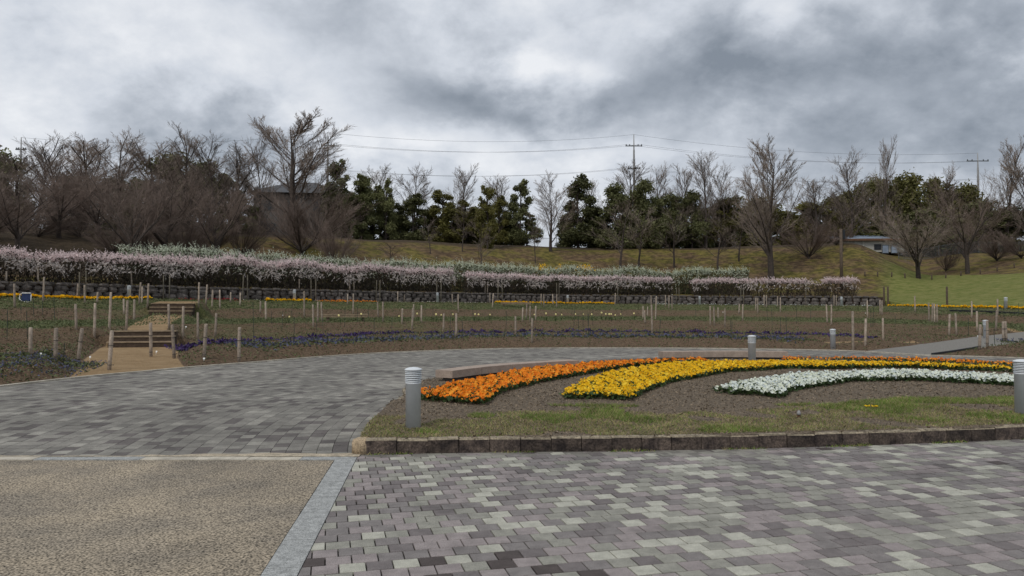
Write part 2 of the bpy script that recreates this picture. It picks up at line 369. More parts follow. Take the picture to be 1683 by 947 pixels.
def terrain_material():
    m = bpy.data.materials.new('terrain'); m.use_nodes = True; t = m.node_tree; n = t.nodes; l = t.links; bs = n['Principled BSDF']
    bs.inputs['Roughness'].default_value = .95; bs.inputs['Specular IOR Level'].default_value = .15
    geo = n.new('ShaderNodeNewGeometry')
    def nz(s, d=5, off=0):
        mp = n.new('ShaderNodeMapping'); mp.inputs['Location'].default_value = (off, off, 0); l.new(geo.outputs['Position'], mp.inputs[0])
        q = n.new('ShaderNodeTexNoise'); q.inputs['Scale'].default_value = s; q.inputs['Detail'].default_value = d; q.inputs['Roughness'].default_value = .65; l.new(mp.outputs[0], q.inputs['Vector']); return q.outputs['Fac']
    def rmp(src, a, ca, b_, cb):
        r = n.new('ShaderNodeValToRGB'); l.new(src, r.inputs[0]); r.color_ramp.elements[0].position = a; r.color_ramp.elements[1].position = b_
        r.color_ramp.elements[0].color = (*ca, 1); r.color_ramp.elements[1].color = (*cb, 1); return r.outputs[0]
    def mix(fac, a, b_):
        q = n.new('ShaderNodeMixRGB'); l.new(fac, q.inputs[0]); l.new(a, q.inputs[1]); l.new(b_, q.inputs[2]); return q.outputs[0]
    def attr(nm, ns, k):
        a = n.new('ShaderNodeAttribute'); a.attribute_name = nm
        s = n.new('ShaderNodeMath'); s.operation = 'MULTIPLY_ADD'; l.new(ns, s.inputs[0]); s.inputs[1].default_value = k; l.new(a.outputs['Fac'], s.inputs[2])
        r = n.new('ShaderNodeMapRange'); r.inputs[1].default_value = .4 + k / 2; r.inputs[2].default_value = .6 + k / 2; l.new(s.outputs[0], r.inputs[0]); return r.outputs[0]
    nf = nz(16, 4); nm = nz(1.6, 6, 4); nl = nz(.35, 5, 9)
    soil = rmp(nf, .3, (.055, .037, .024), .7, (.20, .138, .086))
    weed = mix(rmp(nm, .48, (0, 0, 0), .70, (1, 1, 1)), rmp(nf, .3, (.05, .062, .022), .7, (.14, .145, .058)), rmp(nf, .3, (.10, .07, .047), .7, (.19, .14, .09)))
    sand = rmp(nm, .3, (.25, .165, .085), .7, (.37, .26, .145))
    grey = rmp(nf, .3, (.20, .19, .17), .7, (.275, .26, .235))
    lawn = mix(nl, rmp(nm, .35, (.085, .12, .02), .65, (.19, .20, .055)), rmp(nm, .35, (.13, .145, .035), .65, (.24, .215, .085)))
    hill = mix(rmp(nl, .42, (0, 0, 0), .58, (1, 1, 1)), rmp(nm, .40, (.075, .068, .018), .60, (.185, .15, .042)), rmp(nm, .40, (.07, .045, .027), .60, (.165, .112, .06)))
    litter_tone = rmp(nm, .35, (.045, .034, .022), .65, (.09, .066, .042))  # dark brown ground litter on the left slope and crest
    c = mix(attr('weed', nm, .8), soil, weed)
    c = mix(attr('sand', nm, .35), c, sand); c = mix(attr('grey', nm, .05), c, grey)
    c = mix(attr('hill', nm, .3), c, hill); c = mix(attr('lawn', nm, .3), c, lawn); c = mix(attr('litter', nm, .6), c, litter_tone)
    l.new(c, bs.inputs['Base Color'])
    bp = n.new('ShaderNodeBump'); bp.inputs['Distance'].default_value = .16; l.new(nz(6, 7, 2), bp.inputs['Height']); l.new(bp.outputs[0], bs.inputs['Normal'])
    return m
M_TER = terrain_material()
def build_terrain(name, th0, th1, nth, rows, inner):
    TH = np.linspace(th0, th1, nth); RI, RO = rin(TH), rout(TH); X = []; Y = []
    for u in rows:
        R = RI + u * (RO - RI) if inner else RO + u
        X.append(OX + R * np.cos(TH)); Y.append(OY + R * np.sin(TH))
    X = np.array(X); Y = np.array(Y); Z = ground(X, Y)
    if not inner: Z[0] = ground(OX + (RO + .02) * np.cos(TH), OY + (RO + .02) * np.sin(TH))
    else:
        Z[0] = zroad(Y[0]) - .03
        Z[-1] = np.interp(wrap(TH), ZEND_T, ZEND)
    V = np.stack([X, Y, Z], -1).reshape(-1, 3); nr = len(rows)
    i = np.arange(nr - 1)[:, None] * nth + np.arange(nth - 1)[None]
    Fc = np.stack([i, i + nth, i + nth + 1, i + 1], -1).reshape(-1, 4)
    if True: Fc = Fc[:, ::-1]
    me = mesh(name, V, Fc, smooth=True)
    x, y = V[:, 0], V[:, 1]; r, th = polar(x, y); th = wrap(th); t = (r - rin(th)) / (rout(th) - rin(th)); s = r - rout(th)
    lw = sst(TH_END + .10, TH_END - .10, th)
    A = {'sand': np.zeros(len(x)), 'grey': np.zeros(len(x))}
    for pts, hw, kind in PATHS:
        d, _ = path_dist(x, y, pts); A[kind] = np.maximum(A[kind], 1 - sst(hw - .15, hw + .15, d))
    for tt, wd in ((.405, .018), (.735, .012)):      # bare trodden strips along the terrace edges on the right
        A['sand'] = np.maximum(A['sand'], .75 * np.exp(-((t - tt - .05) / wd) ** 2) * sst(1.45, .9, th) * (vnoise(x, y, .25, 5) > .1))
    band = np.zeros(len(x))
    for a_, b_ in ((.45, .70), (.79, .98)): band = np.maximum(band, sst(a_ - .02, a_ + .02, t) * (1 - sst(b_ - .02, b_ + .02, t)))
    A['weed'] = np.where(s < 0, np.maximum(band, .45 * sst(.10, .2, t)) * (.88 + .3 * vnoise(x, y, .6)), 0)
    A['hill'] = np.where(s >= 0, 1.0, 0) ; A['lawn'] = np.where(s > -.3, lw * (1 - sst(24, 30, s)), 0)
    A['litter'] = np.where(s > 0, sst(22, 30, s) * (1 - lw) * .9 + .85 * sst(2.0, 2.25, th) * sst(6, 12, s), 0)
    for k, v in A.items():
        a_ = me.attributes.new(k, 'FLOAT', 'POINT'); a_.data.foreach_set('value', v.astype(np.float32))
    return me
link('garden_ground', build_terrain('garden_ground', -.75, 3.75, 900, np.r_[np.linspace(0, .1, 22), np.linspace(.106, 1.0, 150)], True), M_TER, kind='structure')
link('hill', build_terrain('hill', -.75, 3.75, 420, np.r_[0, .44, .46, np.linspace(1, 60, 90), np.linspace(63, 200, 30)], False), M_TER, kind='structure')

# ------------------------------------------------------------------ paving in front: pavers, granite strip, washed aggregate
AX = radians(14.0); ux, uy = cos(AX), sin(AX)
KERB = catmull([on_z(600, 747, 0), on_z(820, 743.5, 0), on_z(1060, 741, 0), on_z(1270, 736.5, 0), on_z(1480, 730, 0), on_z(1683, 721.5, 0), (9.3, 10.6), (12.5, 12.4)], 12)
GS = (on_z(570, 752, 0), on_z(458, 947, 0))                                # centre line of the granite strip
gd = np.array(GS[1]) - np.array(GS[0]); gd /= np.linalg.norm(gd); gn = np.array((-gd[1], gd[0]))  # gn points right
if gn[0] < 0: gn = -gn
GC = float(gn @ np.array(GS[0])); GW = .115
pave = link('pavement', mesh('pavement', [(-6, -3, -.022), (16, -3, -.022), (16, 14, -.022), (-6, 14, -.022)], [(0, 1, 2, 3)]), M_JOINT, kind='structure')
PL, PW, GAP = .176, .168, .009
def paver_mesh(name, tone):
    mb = MB(); a, b_ = PL / 2 - GAP / 2, PW / 2 - GAP / 2; c = .003
    mb.add([(-a, -b_, -.02), (a, -b_, -.02), (a, b_, -.02), (-a, b_, -.02), (-a, -b_, -c), (a, -b_, -c), (a, b_, -c), (-a, b_, -c),
            (-a + c, -b_ + c, 0), (a - c, -b_ + c, 0), (a - c, b_ - c, 0), (-a + c, b_ - c, 0)],
           [(0, 1, 5, 4), (1, 2, 6, 5), (2, 3, 7, 6), (3, 0, 4, 7), (4, 5, 9, 8), (5, 6, 10, 9), (6, 7, 11, 10), (7, 4, 8, 11), (8, 9, 10, 11)])
    me = mb.mesh(name); me.materials.append(PAV[tone]); return me
PM = [paver_mesh('paver', i) for i in range(6)]
kx, ky = KERB[:, 0], KERB[:, 1]
cells = []
for j in range(-30, 110):
    for i in range(-70, 110):
        u, v = (i + .5 * (j % 2)) * PL, j * PW
        x, y = u * ux - v * uy, u * uy + v * ux
        if not (-4 < x < 12.5 and 1.2 < y < 13): continue
        if y > np.interp(x, kx, ky) + .12 and x > -1.75: continue
        if gn @ np.array((x, y)) < GC + GW - .11: continue
        if x < -1.7 and y > 8.62: continue
        cells.append((x, y))
P_TONE = [.19, .24, .22, .19, .157, .003]
def tone_at(x, y):
    k = rng.choice(6, p=P_TONE); q = rng.random()
    if -.9 < x < .7 and y < 5.35 and rng.random() < .07: k = 5
    if x > 2.2 and q < .35: k = 3 if q < .2 else 1
    return k
full, cut = [], []
for x, y in cells:
    (full if gn @ np.array((x, y)) > GC + GW + .10 else cut).append((x, y))
vis = sorted([c for c in full if c[1] > 4.55 and abs(c[0] / c[1]) < .70], key=lambda c: c[1])
single = set(vis[:298]); mb = MB()
for x, y in full:
    k = tone_at(x, y); dz_ = rng.uniform(-.0015, .0015)
    if (x, y) in single:
        o = link('paver', PM[k], (), pave); o.location = (x, y, dz_); o.rotation_euler = (rng.normal(0, .004), rng.normal(0, .004), AX)
    else:
        M = Matrix.Translation((x, y, dz_)) @ Matrix.Rotation(AX, 4, 'Z'); a, b_ = PL / 2 - GAP / 2, PW / 2 - GAP / 2
        c = .003
        V = [tuple(M @ Vector(v)) for v in ((-a, -b_, -.02), (a, -b_, -.02), (a, b_, -.02), (-a, b_, -.02), (-a + c, -b_ + c, 0), (a - c, -b_ + c, 0), (a - c, b_ - c, 0), (-a + c, b_ - c, 0))]
        mb.add(V, [(4, 5, 6, 7), (0, 1, 5, 4), (1, 2, 6, 5), (2, 3, 7, 6), (3, 0, 4, 7)], k)
for x, y in cut:
    a, b_ = PL / 2 - GAP / 2, PW / 2 - GAP / 2
    poly = [(x + sx * a * ux - sy * b_ * uy, y + sx * a * uy + sy * b_ * ux) for sx, sy in ((-1, -1), (1, -1), (1, 1), (-1, 1))]
    poly = clip_half(poly, gn[0], gn[1], GC + GW + .006)
    if len(poly) < 3: continue
    n_ = len(poly); mb.add([(*p, -.02) for p in poly] + [(*p, 0) for p in poly], [tuple(range(n_, 2 * n_))] + [(i, (i + 1) % n_, n_ + (i + 1) % n_, n_ + i) for i in range(n_)], tone_at(x, y))
link('paver_field', mb.mesh('paver_field'), PAV, pave, kind='stuff')
agg = link('aggregate_pavement', None)
bpy.data.objects.remove(agg)
A0, A1 = np.array(GS[0]), np.array(GS[1]); e1 = A0 - gn * GW; e0 = A1 + gd * 6 - gn * GW
link('aggregate_pavement', mesh('aggregate_pavement', [(-16, 8.42, -.004), (-16, -3, -.004), (e0[0], e0[1], -.004), (e1[0], 8.42, -.004)], [(0, 1, 2, 3)]), M_AGG, kind='structure')
strip = link('granite_edging', None, (), None) if False else None
g = MB().box(-.001, .001, -.001, .001, -.05, -.049)
strip = thing('granite_edging', (A0[0], A0[1], 0), 'grey granite strip dividing pebbled paving from the brick paving', 'edging')
ang = atan2(gd[1], gd[0]); q = 0.0; k = 0
while q < 8.5:
    ln = .58 + .1 * rng.random(); mb = MB().box(q + .003, q + ln - .003, -GW, GW, -.03, .004 + rng.uniform(-.001, .002))
    o = link('granite_slab', mb.mesh('granite_slab'), M_GRAN, strip); o.rotation_euler = (0, 0, ang); q += ln
cross = thing('cross_edging', (0, 8.5, 0), 'pale worn granite strip across the end of the pebbled paving', 'edging')
q = -15.0
while q < A0[0] - .05:
    ln = min(.6, A0[0] + .1 - q); mb = MB().box(q + .003, q + ln - .003, -.09, .07, -.03, .005 + rng.uniform(-.002, .002))
    link('granite_slab', mb.mesh('granite_slab'), [M_GRAN if rng.random() < .5 else M_CREAM], cross); q += ln

# ------------------------------------------------------------------ paved ring road
BEDC = (7.4, 13.2)
BED_L = catmull([on_z(592, 742, 0), on_z(600, 722, .02), on_z(628, 690, .05), on_z(668, 654, .1), (-2.05, 14.4), (-1.75, 15.7), (-.6, 17.9), (1.3, 20.2), (4.2, 22.3), (7.5, 23.1), (10.6, 22.6), (13.2, 21.2), (15.2, 18.8), (16.2, 15.5), (15.4, 13.6), (12.5, 12.4)], 8)
BED = [tuple(p) for p in BED_L] + [tuple(p) for p in KERB[::-1]]
RC = (7.0, 10.9)
RW, RL = .18, .215
road = None
TH = np.linspace(-1.0, 3.9, 200); nr = 16; V = []; 
for k in range(nr):
    R = 5.0 + (rin(TH) + .02 - 5.0) * k / (nr - 1); V.append(np.stack([OX + R * np.cos(TH), OY + R * np.sin(TH), np.zeros(200)], 1))
V = np.concatenate(V); V[:, 1] = np.maximum(V[:, 1], 8.55); V[:, 2] = zroad(V[:, 1]) - .02
i = np.arange(nr - 1)[:, None] * 200 + np.arange(199)[None]
road = link('paved_road', mesh('paved_road', V, np.stack([i, i + 200, i + 201, i + 1], -1).reshape(-1, 4)[:, ::-1], smooth=True), M_RJOINT, kind='structure')
bx, by = np.array([p[0] for p in BED]), np.array([p[1] for p in BED])
pv = []
for k in range(int(4.5 / RW), int(21.5 / RW)):
    r0, r1 = k * RW, (k + 1) * RW; rm = (r0 + r1) / 2; n_ = int(2 * pi * rm / RL); off = .5 * (k % 2)
    for j in range(n_):
        a0, a1 = 2 * pi * (j + off) / n_, 2 * pi * (j + 1 + off) / n_; am = (a0 + a1) / 2
        x, y = RC[0] + rm * cos(am), RC[1] + rm * sin(am)
        if y < 8.52 or x > 18: continue
        pv.append((x, y, r0, r1, a0, a1))
X = np.array([p[0] for p in pv]); Y = np.array([p[1] for p in pv])
r, th = polar(X, Y); keep = (r < rin(th) - .06) & ~in_poly(X, Y, [(BEDC[0] + (p[0] - BEDC[0]) * .985, BEDC[1] + (p[1] - BEDC[1]) * .985) for p in BED])
keep &= ~((Y < 12.5) & (X > 4))
pv = [p for p, kp in zip(pv, keep) if kp]
visr = sorted([p for p in pv if abs(p[0] / p[1]) < .69 and p[1] > 8.7 and p[0] < -1.2], key=lambda p: p[1])
single = set(visr[:295])
def ring_paver(p, mb, mi):
    x, y, r0, r1, a0, a1 = p; g = .003; dz_ = rng.uniform(-.002, .002)
    r0 += g; r1 -= g; rm = (r0 + r1) / 2; a0 += g / rm; a1 -= g / rm
    P = [(RC[0] + r * cos(a), RC[1] + r * sin(a)) for r, a in ((r0, a0), (r1, a0), (r1, a1), (r0, a1))]
    P = [(px_, max(py_, 8.58)) for px_, py_ in P]
    mb.add([(*q, zroad(q[1]) - .02) for q in P] + [(*q, zroad(q[1]) + dz_) for q in P], [(4, 5, 6, 7), (0, 1, 5, 4), (1, 2, 6, 5), (2, 3, 7, 6), (3, 0, 4, 7)], mi)
mbs = MB()
for p in pv:
    q = rng.random(); far = p[0] < -2.3 and p[1] < 13
    mi = 3 if q < (.22 if far else .10) else 2 if q < .32 else 1 if q < .6 else 0
    if p in single:
        m1 = MB(); ring_paver(p, m1, 0); link('paver', m1.mesh('paver'), RPAV[mi], road)
    else: ring_paver(p, mbs, mi)
link('paver_field', mbs.mesh('paver_field'), RPAV, road, kind='stuff')
dx_ = np.arange(-9.5, -1.75, .06); wv = .10 + .10 * vnoise(dx_, dx_ * .3, 1.6) + .05 * vnoise(dx_, dx_, 6.0) + .12 * sst(-4.5, -2.5, dx_); wv = np.maximum(wv, .01)
V = [(a, 8.575, .007) for a in dx_] + [(a, 8.575 + b_ * .5, .010) for a, b_ in zip(dx_, wv)] + [(a, 8.575 + b_, .0015) for a, b_ in zip(dx_, wv)]; n_ = len(dx_)
link('sand_drift', mesh('sand_drift', V, [(k * n_ + j, k * n_ + j + 1, (k + 1) * n_ + j + 1, (k + 1) * n_ + j) for k in range(2) for j in range(n_ - 1)], smooth=True), mat('drifted_sand', (.36, .305, .225), .95, .25, 8, fine=.35, fscale=70), None, kind='stuff', label='pale sand drifted over pavers along the granite strip', category='sand')
# pale edging line along the outside of the ring
edge = thing('road_edging', (OX, OY, 0), 'thin pale edging stones between paved ring road and brown soil', 'edging')
TH = np.linspace(-.1, 3.6, 150)
for a0, a1 in zip(TH, TH[1:]):
    P = [(float((rin(a) + d) * cos(a)), float((rin(a) + d) * sin(a))) for a, d in ((a0 + .0003, -.05), (a0 + .0003, .06), (a1 - .0003, .06), (a1 - .0003, -.05))]
    z = [float(zroad(OY + p[1])) for p in P]
    link('edging_stone', mesh('edging_stone', [(*p, zz - .04) for p, zz in zip(P, z)] + [(*p, zz + .03) for p, zz in zip(P, z)], [(4, 7, 6, 5), (0, 4, 5, 1), (1, 5, 6, 2), (2, 6, 7, 3), (3, 7, 4, 0)]), M_CREAM, edge)

# ------------------------------------------------------------------ flower bed
def zbed(x, y):
    return .17 + .07 * sst(9.2, 12.5, np.asarray(y)) + .01 * vnoise(np.asarray(x, float), np.asarray(y, float), 3.0)
def bed_material():
    m = mat('bed_soil', (.165, .128, .088), .95, .3, 22, col2=(.075, .057, .039), fine=.55, fscale=45, bump=.03, bscale=30); return m
M_BED = bed_material()
gx, gy = np.meshgrid(np.arange(-2.4, 16.6, .12), np.arange(8.5, 23.4, .12)); nx_, ny_ = gx.shape[1], gx.shape[0]
ins = in_poly(gx.ravel(), gy.ravel(), BED).reshape(gx.shape)
zz = zbed(gx, gy)
i = (np.arange(ny_ - 1)[:, None] * nx_ + np.arange(nx_ - 1)[None])
msk = (ins[:-1, :-1] | ins[1:, 1:] | ins[1:, :-1] | ins[:-1, 1:])
# pull outside corner vertices onto the outline so the sheet ends cleanly
pts = np.stack([gx.ravel(), gy.ravel()], 1); poly = np.array(BED)
seg0, seg1 = poly, np.roll(poly, -1, 0)
outside = (~ins).ravel()
near = np.where(outside)[0]
used = np.zeros(len(pts), bool); fi = i[msk]; 
for q in (0, 1, nx_, nx_ + 1): used[fi + q] = True
near = near[used[near]]
d = seg1 - seg0; l2 = (d ** 2).sum(1) + 1e-12
for v in near:
    t = np.clip(((pts[v] - seg0) * d).sum(1) / l2, 0, 1); c = seg0 + t[:, None] * d; kq = np.argmin(((c - pts[v]) ** 2).sum(1)); pts[v] = c[kq]
zf = zbed(pts[:, 0], pts[:, 1]); rb, tb = np.zeros(len(pts)), 0
zf[near] = np.where(pts[near, 1] < np.interp(pts[near, 0], kx, ky) + .2, zf[near] - .01, zroad(pts[near, 1]) + .02)
zf[near] = np.where((pts[near, 0] < -1.4) & (pts[near, 1] < 9.6), .12, zf[near])
link('bed_ground', mesh('bed_ground', np.c_[pts, zf], np.stack([fi, fi + 1, fi + nx_ + 1, fi + nx_], -1), smooth=True), M_BED, kind='structure')
# kerb stones
kerb = thing('stone_kerb', (KERB[0][0], KERB[0][1], 0), 'dark weathered kerb stones along the front of the flower bed', 'kerb')
kerb_o = Vector((KERB[0][0], KERB[0][1], 0))
KS = resample(KERB, .365)
for j in range(len(KS) - 1):
    a, b_ = KS[j], KS[j + 1]; d = b_ - a; ln = np.hypot(*d); ang = atan2(d[1], d[0]); h = .172 + rng.uniform(-.006, .006)
    bmv = MB(); c = .018; x0, x1, y0, y1 = .004, ln - .004, -.012, .12
    V = [(x0, y0, -.03), (x1, y0, -.03), (x1, y1, -.03), (x0, y1, -.03), (x0, y0 + rng.uniform(0, .008), h - c), (x1, y0 + rng.uniform(0, .008), h - c), (x1, y1, h - .004), (x0, y1, h - .004), (x0 + .006, y0 + c, h), (x1 - .006, y0 + c, h), (x1 - .006, y1 - c, h), (x0 + .006, y1 - c, h)]
    bmv.add(V, [(0, 1, 5, 4)], 0); bmv.add(V, [(1, 2, 6, 5), (2, 3, 7, 6), (3, 0, 4, 7)], 0); bmv.add(V, [(4, 5, 9, 8), (5, 6, 10, 9), (6, 7, 11, 10), (7, 4, 8, 11), (8, 9, 10, 11)], 1)
    o = link('kerb_stone', bmv.mesh('kerb_stone'), [M_KERB, M_KEDGE], kerb); o.location = Vector((a[0], a[1], 0)) - kerb_o; o.rotation_euler = (rng.normal(0, .012), rng.normal(0, .010), ang + rng.normal(0, .012))
cs = MB(); cx_, cy_ = on_z(585, 747, 0)     # pale rounded corner stone
cs.lathe([(.13, -.03), (.13, .12), (.115, .16), (.07, .178)], 14, 0, 0, 0)
o = link('corner_stone', cs.mesh('corner_stone', True), mat('tan_corner_stone', (.34, .26, .17), .9, .25, 14, fine=.35, fscale=60, bump=.006, bscale=40), kerb); o.location = Vector((cx_ + .06, cy_ + .10, 0)) - kerb_o; o['label'] = 'pale tan rounded corner stone'
side = thing('bed_side_edging', (BED_L[8][0], BED_L[8][1], 0), 'rough low edging stones up the side of the flower bed', 'edging'); so_ = Vector((BED_L[8][0], BED_L[8][1], 0))
BS = resample(np.array(BED_L[6:60]), .3)
for a, b_ in zip(BS, BS[1:]):
    d = b_ - a; mb = MB().box(.01, .28, -.05, .05, -.05, .05 + rng.uniform(-.012, .012)); o = link('edging_stone', mb.mesh('edging_stone'), M_KEDGE, side)
    o.location = Vector((a[0], a[1], float(zroad(a[1])))) - so_; o.rotation_euler = (rng.normal(0, .04), rng.normal(0, .04), atan2(d[1], d[0]))

def bed_poly(front, back):
    f = [on_z(x, y, .22) for x, y in front]; b_ = [on_z(x, y, .38) for x, y in back]
    return f + b_[::-1]
def sample_poly(poly, dens):
    P = np.array(poly); lo, hi = P.min(0), P.max(0); s = 1 / math.sqrt(dens)
    x, y = np.meshgrid(np.arange(lo[0], hi[0], s), np.arange(lo[1], hi[1], s)); x = x.ravel() + rng.uniform(-.45, .45, x.size) * s; y = y.ravel() + rng.uniform(-.45, .45, y.size) * s
    m = in_poly(x, y, poly); return x[m], y[m]
def pansies(name, poly, petal, label, dens=560, hgt=.14, size=.028):
    P = np.array(poly); cen = P.mean(0)
    x, y = sample_poly(poly, dens); n = len(x)
    # plants stand on a ~0.22 m grid: the carpet swells over each one and dips between
    gxp = np.sin(x * 2 * pi / .24 + 2 * np.sin(y * 1.7)); gyp = np.sin(y * 2 * pi / .24 + 2 * np.sin(x * 1.3)); sw = .5 + .25 * (gxp + gyp)
    z = zbed(x, y) + hgt * (.55 + .5 * sw) * rng.uniform(.75, 1.1, n)
    kp = rng.random(n) < .6 + .6 * sw; x, y, z = x[kp], y[kp], z[kp]; n = len(x)
    nrm = rdir(n, 1.5); nrm[:, 1] -= .5; nrm /= np.linalg.norm(nrm, axis=1, keepdims=True)
    a = np.cross(nrm, rdir(n)); a /= np.linalg.norm(a, axis=1, keepdims=True); b_ = np.cross(nrm, a)
    s = size * rng.uniform(.75, 1.2, n); C = np.stack([x, y, z], 1); V = [C]
    for k in range(6):
        an = 2 * pi * k / 6; rr = s * (1.0 if k % 2 else .82); V.append(C + (a * cos(an) + b_ * sin(an)) * rr[:, None] + nrm * (s * .45 * (1 if k % 2 else .55))[:, None])
    V = np.stack(V, 1).reshape(-1, 3); base = np.arange(n)[:, None] * 7
    Fp = np.concatenate([np.stack([base[:, 0], base[:, 0] + 1 + k, base[:, 0] + 1 + (k + 1) % 6], 1) for k in range(6)])
    lx, ly = sample_poly(poly, dens * 1.3); nl = len(lx); C2 = np.stack([lx, ly, zbed(lx, ly) + hgt * rng.uniform(.1, .8, nl)], 1)
    V2, F2 = rquads(C2, .032 * rng.uniform(.7, 1.3, nl), .8, .55)
    tone = np.tile(rng.choice([0, 2, 3], n, p=[.5, .28, .22]), 6)
    me = mesh(name, V.tolist() + V2.tolist(), Fp.tolist() + (F2 + len(V)).tolist(), np.r_[tone, np.ones(len(F2))])
    link(name, me, [petal, M_PLF, *TONES[petal.name]], None, kind='stuff', label=label, category='flowers')
TONES = {'orange_petals': [mat('orange_petals_deep', (.72, .17, .006), .7, .15, 8, trans=.3), mat('orange_petals_light', (.90, .40, .04), .7, .12, 8, trans=.3)], 'yellow_petals': [mat('yellow_petals_deep', (.74, .40, .004), .7, .12, 8, trans=.3), mat('yellow_petals_light', (.90, .64, .05), .7, .1, 8, trans=.3)],
         'white_petals': [mat('white_petals_cream', (.74, .77, .62), .7, .08, 8, trans=.3), mat('white_petals_cool', (.66, .72, .72), .7, .08, 8, trans=.3)]}
OR1 = bed_poly([(693, 661), (735, 664), (770, 666), (800, 667), (812, 656), (845, 642), (890, 632), (940, 622), (985, 614), (1030, 606), (1090, 600), (1150, 596)],
               [(690, 641), (740, 627), (800, 616), (850, 606), (900, 599), (960, 595), (1050, 590), (1110, 588), (1165, 590)])
OR2 = bed_poly([(1290, 594), (1400, 597), (1500, 599), (1600, 603), (1683, 608), (1760, 613)], [(1285, 588), (1350, 585.5), (1500, 586.5), (1600, 590), (1683, 595.5), (1760, 602)])
YE = bed_poly([(900, 657), (940, 659), (985, 658), (1040, 661), (1060, 649), (1100, 633), (1150, 623), (1200, 614), (1300, 608), (1400, 608), (1500, 607), (1600, 611), (1683, 615), (1760, 621)],
              [(922, 642), (960, 622), (1000, 609), (1050, 601), (1100, 594), (1180, 592), (1300, 591), (1400, 593), (1500, 594.5), (1600, 598), (1683, 603), (1760, 609)])
WH = bed_poly([(1167, 645), (1200, 651), (1250, 653), (1285, 659), (1300, 647), (1350, 638), (1400, 631), (1450, 629), (1500, 628), (1600, 633), (1660, 637), (1760, 645)],
              [(1178, 634), (1200, 627), (1250, 619), (1300, 612), (1350, 610), (1450, 606), (1500, 607), (1600, 611), (1683, 616), (1760, 622)])
pansies('orange_pansies', OR1, M_ORG, 'long band of orange pansies beside the curved stone bench')
pansies('orange_pansies', OR2, M_ORG, 'far strip of orange pansies running behind the yellow pansies', 200)
pansies('yellow_pansies', YE, M_YEL, 'broad band of bright yellow pansies in the flower bed')
pansies('white_pansies', WH, M_WHP, 'curved band of white pansies in the flower bed')

def blades(name, x, y, z, h, mats, midx, label=None, cat=None, wid=.004, lean=.6):
    n = len(x); d = rng.normal(size=(n, 2)) * lean; C = np.stack([x, y, z], 1); an = rng.uniform(0, 2 * pi, n); U = np.stack([np.cos(an), np.sin(an), np.zeros(n)], 1) * wid
    T = C + np.stack([d[:, 0] * h, d[:, 1] * h, h], 1)
    V = np.stack([C - U, C + U, T], 1).reshape(-1, 3); o = link(name, mesh(name, V, np.arange(len(V)).reshape(-1, 3), midx), mats, None, kind='stuff')
    if label: o['label'] = label; o['category'] = cat
    return o
# grass and litter on the front of the bed
n = 260000; x = rng.uniform(-2.2, 12.5, n); y = rng.uniform(8.6, 13.4, n)
front = np.interp(x, kx, ky)
gp = .5 + .5 * vnoise(x, y, 1.9, 2.0) * .8 + .25 * vnoise(x, y, 5.0, 1.0)
depth = y - front
def ell(px, py, rx, ry):
    c = on_z(px, py, .19); return ((x - c[0]) / rx) ** 2 + ((y - c[1]) / ry) ** 2
patch = np.minimum(np.minimum(ell(1440, 672, .75, .55), ell(1560, 664, 1.3, .35)), np.minimum(ell(980, 671, .62, .10), ell(790, 684, .2, .2)))
green = (patch < 1 + .5 * vnoise(x, y, 6, 1)) | ((gp > .72) & (depth < 2.2))
want = green | ((gp > .30) & (depth < 1.9 + .5 * vnoise(x, y, 1.2, 4)))
m = in_poly(x, y, BED) & (depth > .12) & want
for q in (OR1, YE, WH): m &= ~in_poly(x, y, q)
m &= green | (rng.random(n) < .75)
x, y, green = x[m], y[m], green[m]
blades('bed_grass', x, y, zbed(x, y) - .004, np.where(green, rng.uniform(.025, .065, len(x)), rng.uniform(.015, .04, len(x))), [M_GRASS, M_DRY], np.where(green, rng.random(len(x)) < .38, rng.random(len(x)) < .72).astype(int),
       'short patchy green and straw grass at the front of the flower bed', 'grass', .005, .9)
x = rng.uniform(-2, 14, 60000); y = rng.uniform(8.7, 22, 60000); m = in_poly(x, y, BED); x, y = x[m], y[m]
P = np.stack([x, y, zbed(x, y) + .004], 1); V, Fq = rquads(P, rng.uniform(.008, .024, len(P)), 1.2, .35)
link('bark_mulch', mesh('bark_mulch', V, Fq), M_LITTER, None, kind='stuff', label='brown bark mulch chips covering the bare soil of the bed', category='mulch')
KW = resample(KERB, .02); KW = KW[rng.random(len(KW)) < .5 * (np.sin(np.arange(len(KW)) * .09) > .35)]
KW = np.repeat(KW, 8, 0); blades('kerb_weeds', KW[:, 0] + rng.normal(0, .03, len(KW)), KW[:, 1] - .03 + rng.normal(0, .018, len(KW)), np.zeros(len(KW)), rng.uniform(.01, .045, len(KW)), [M_GRASS, M_DRY], (rng.random(len(KW)) < .45).astype(int),
       'small weeds growing along the foot of the dark kerb', 'weeds', .006, .9)

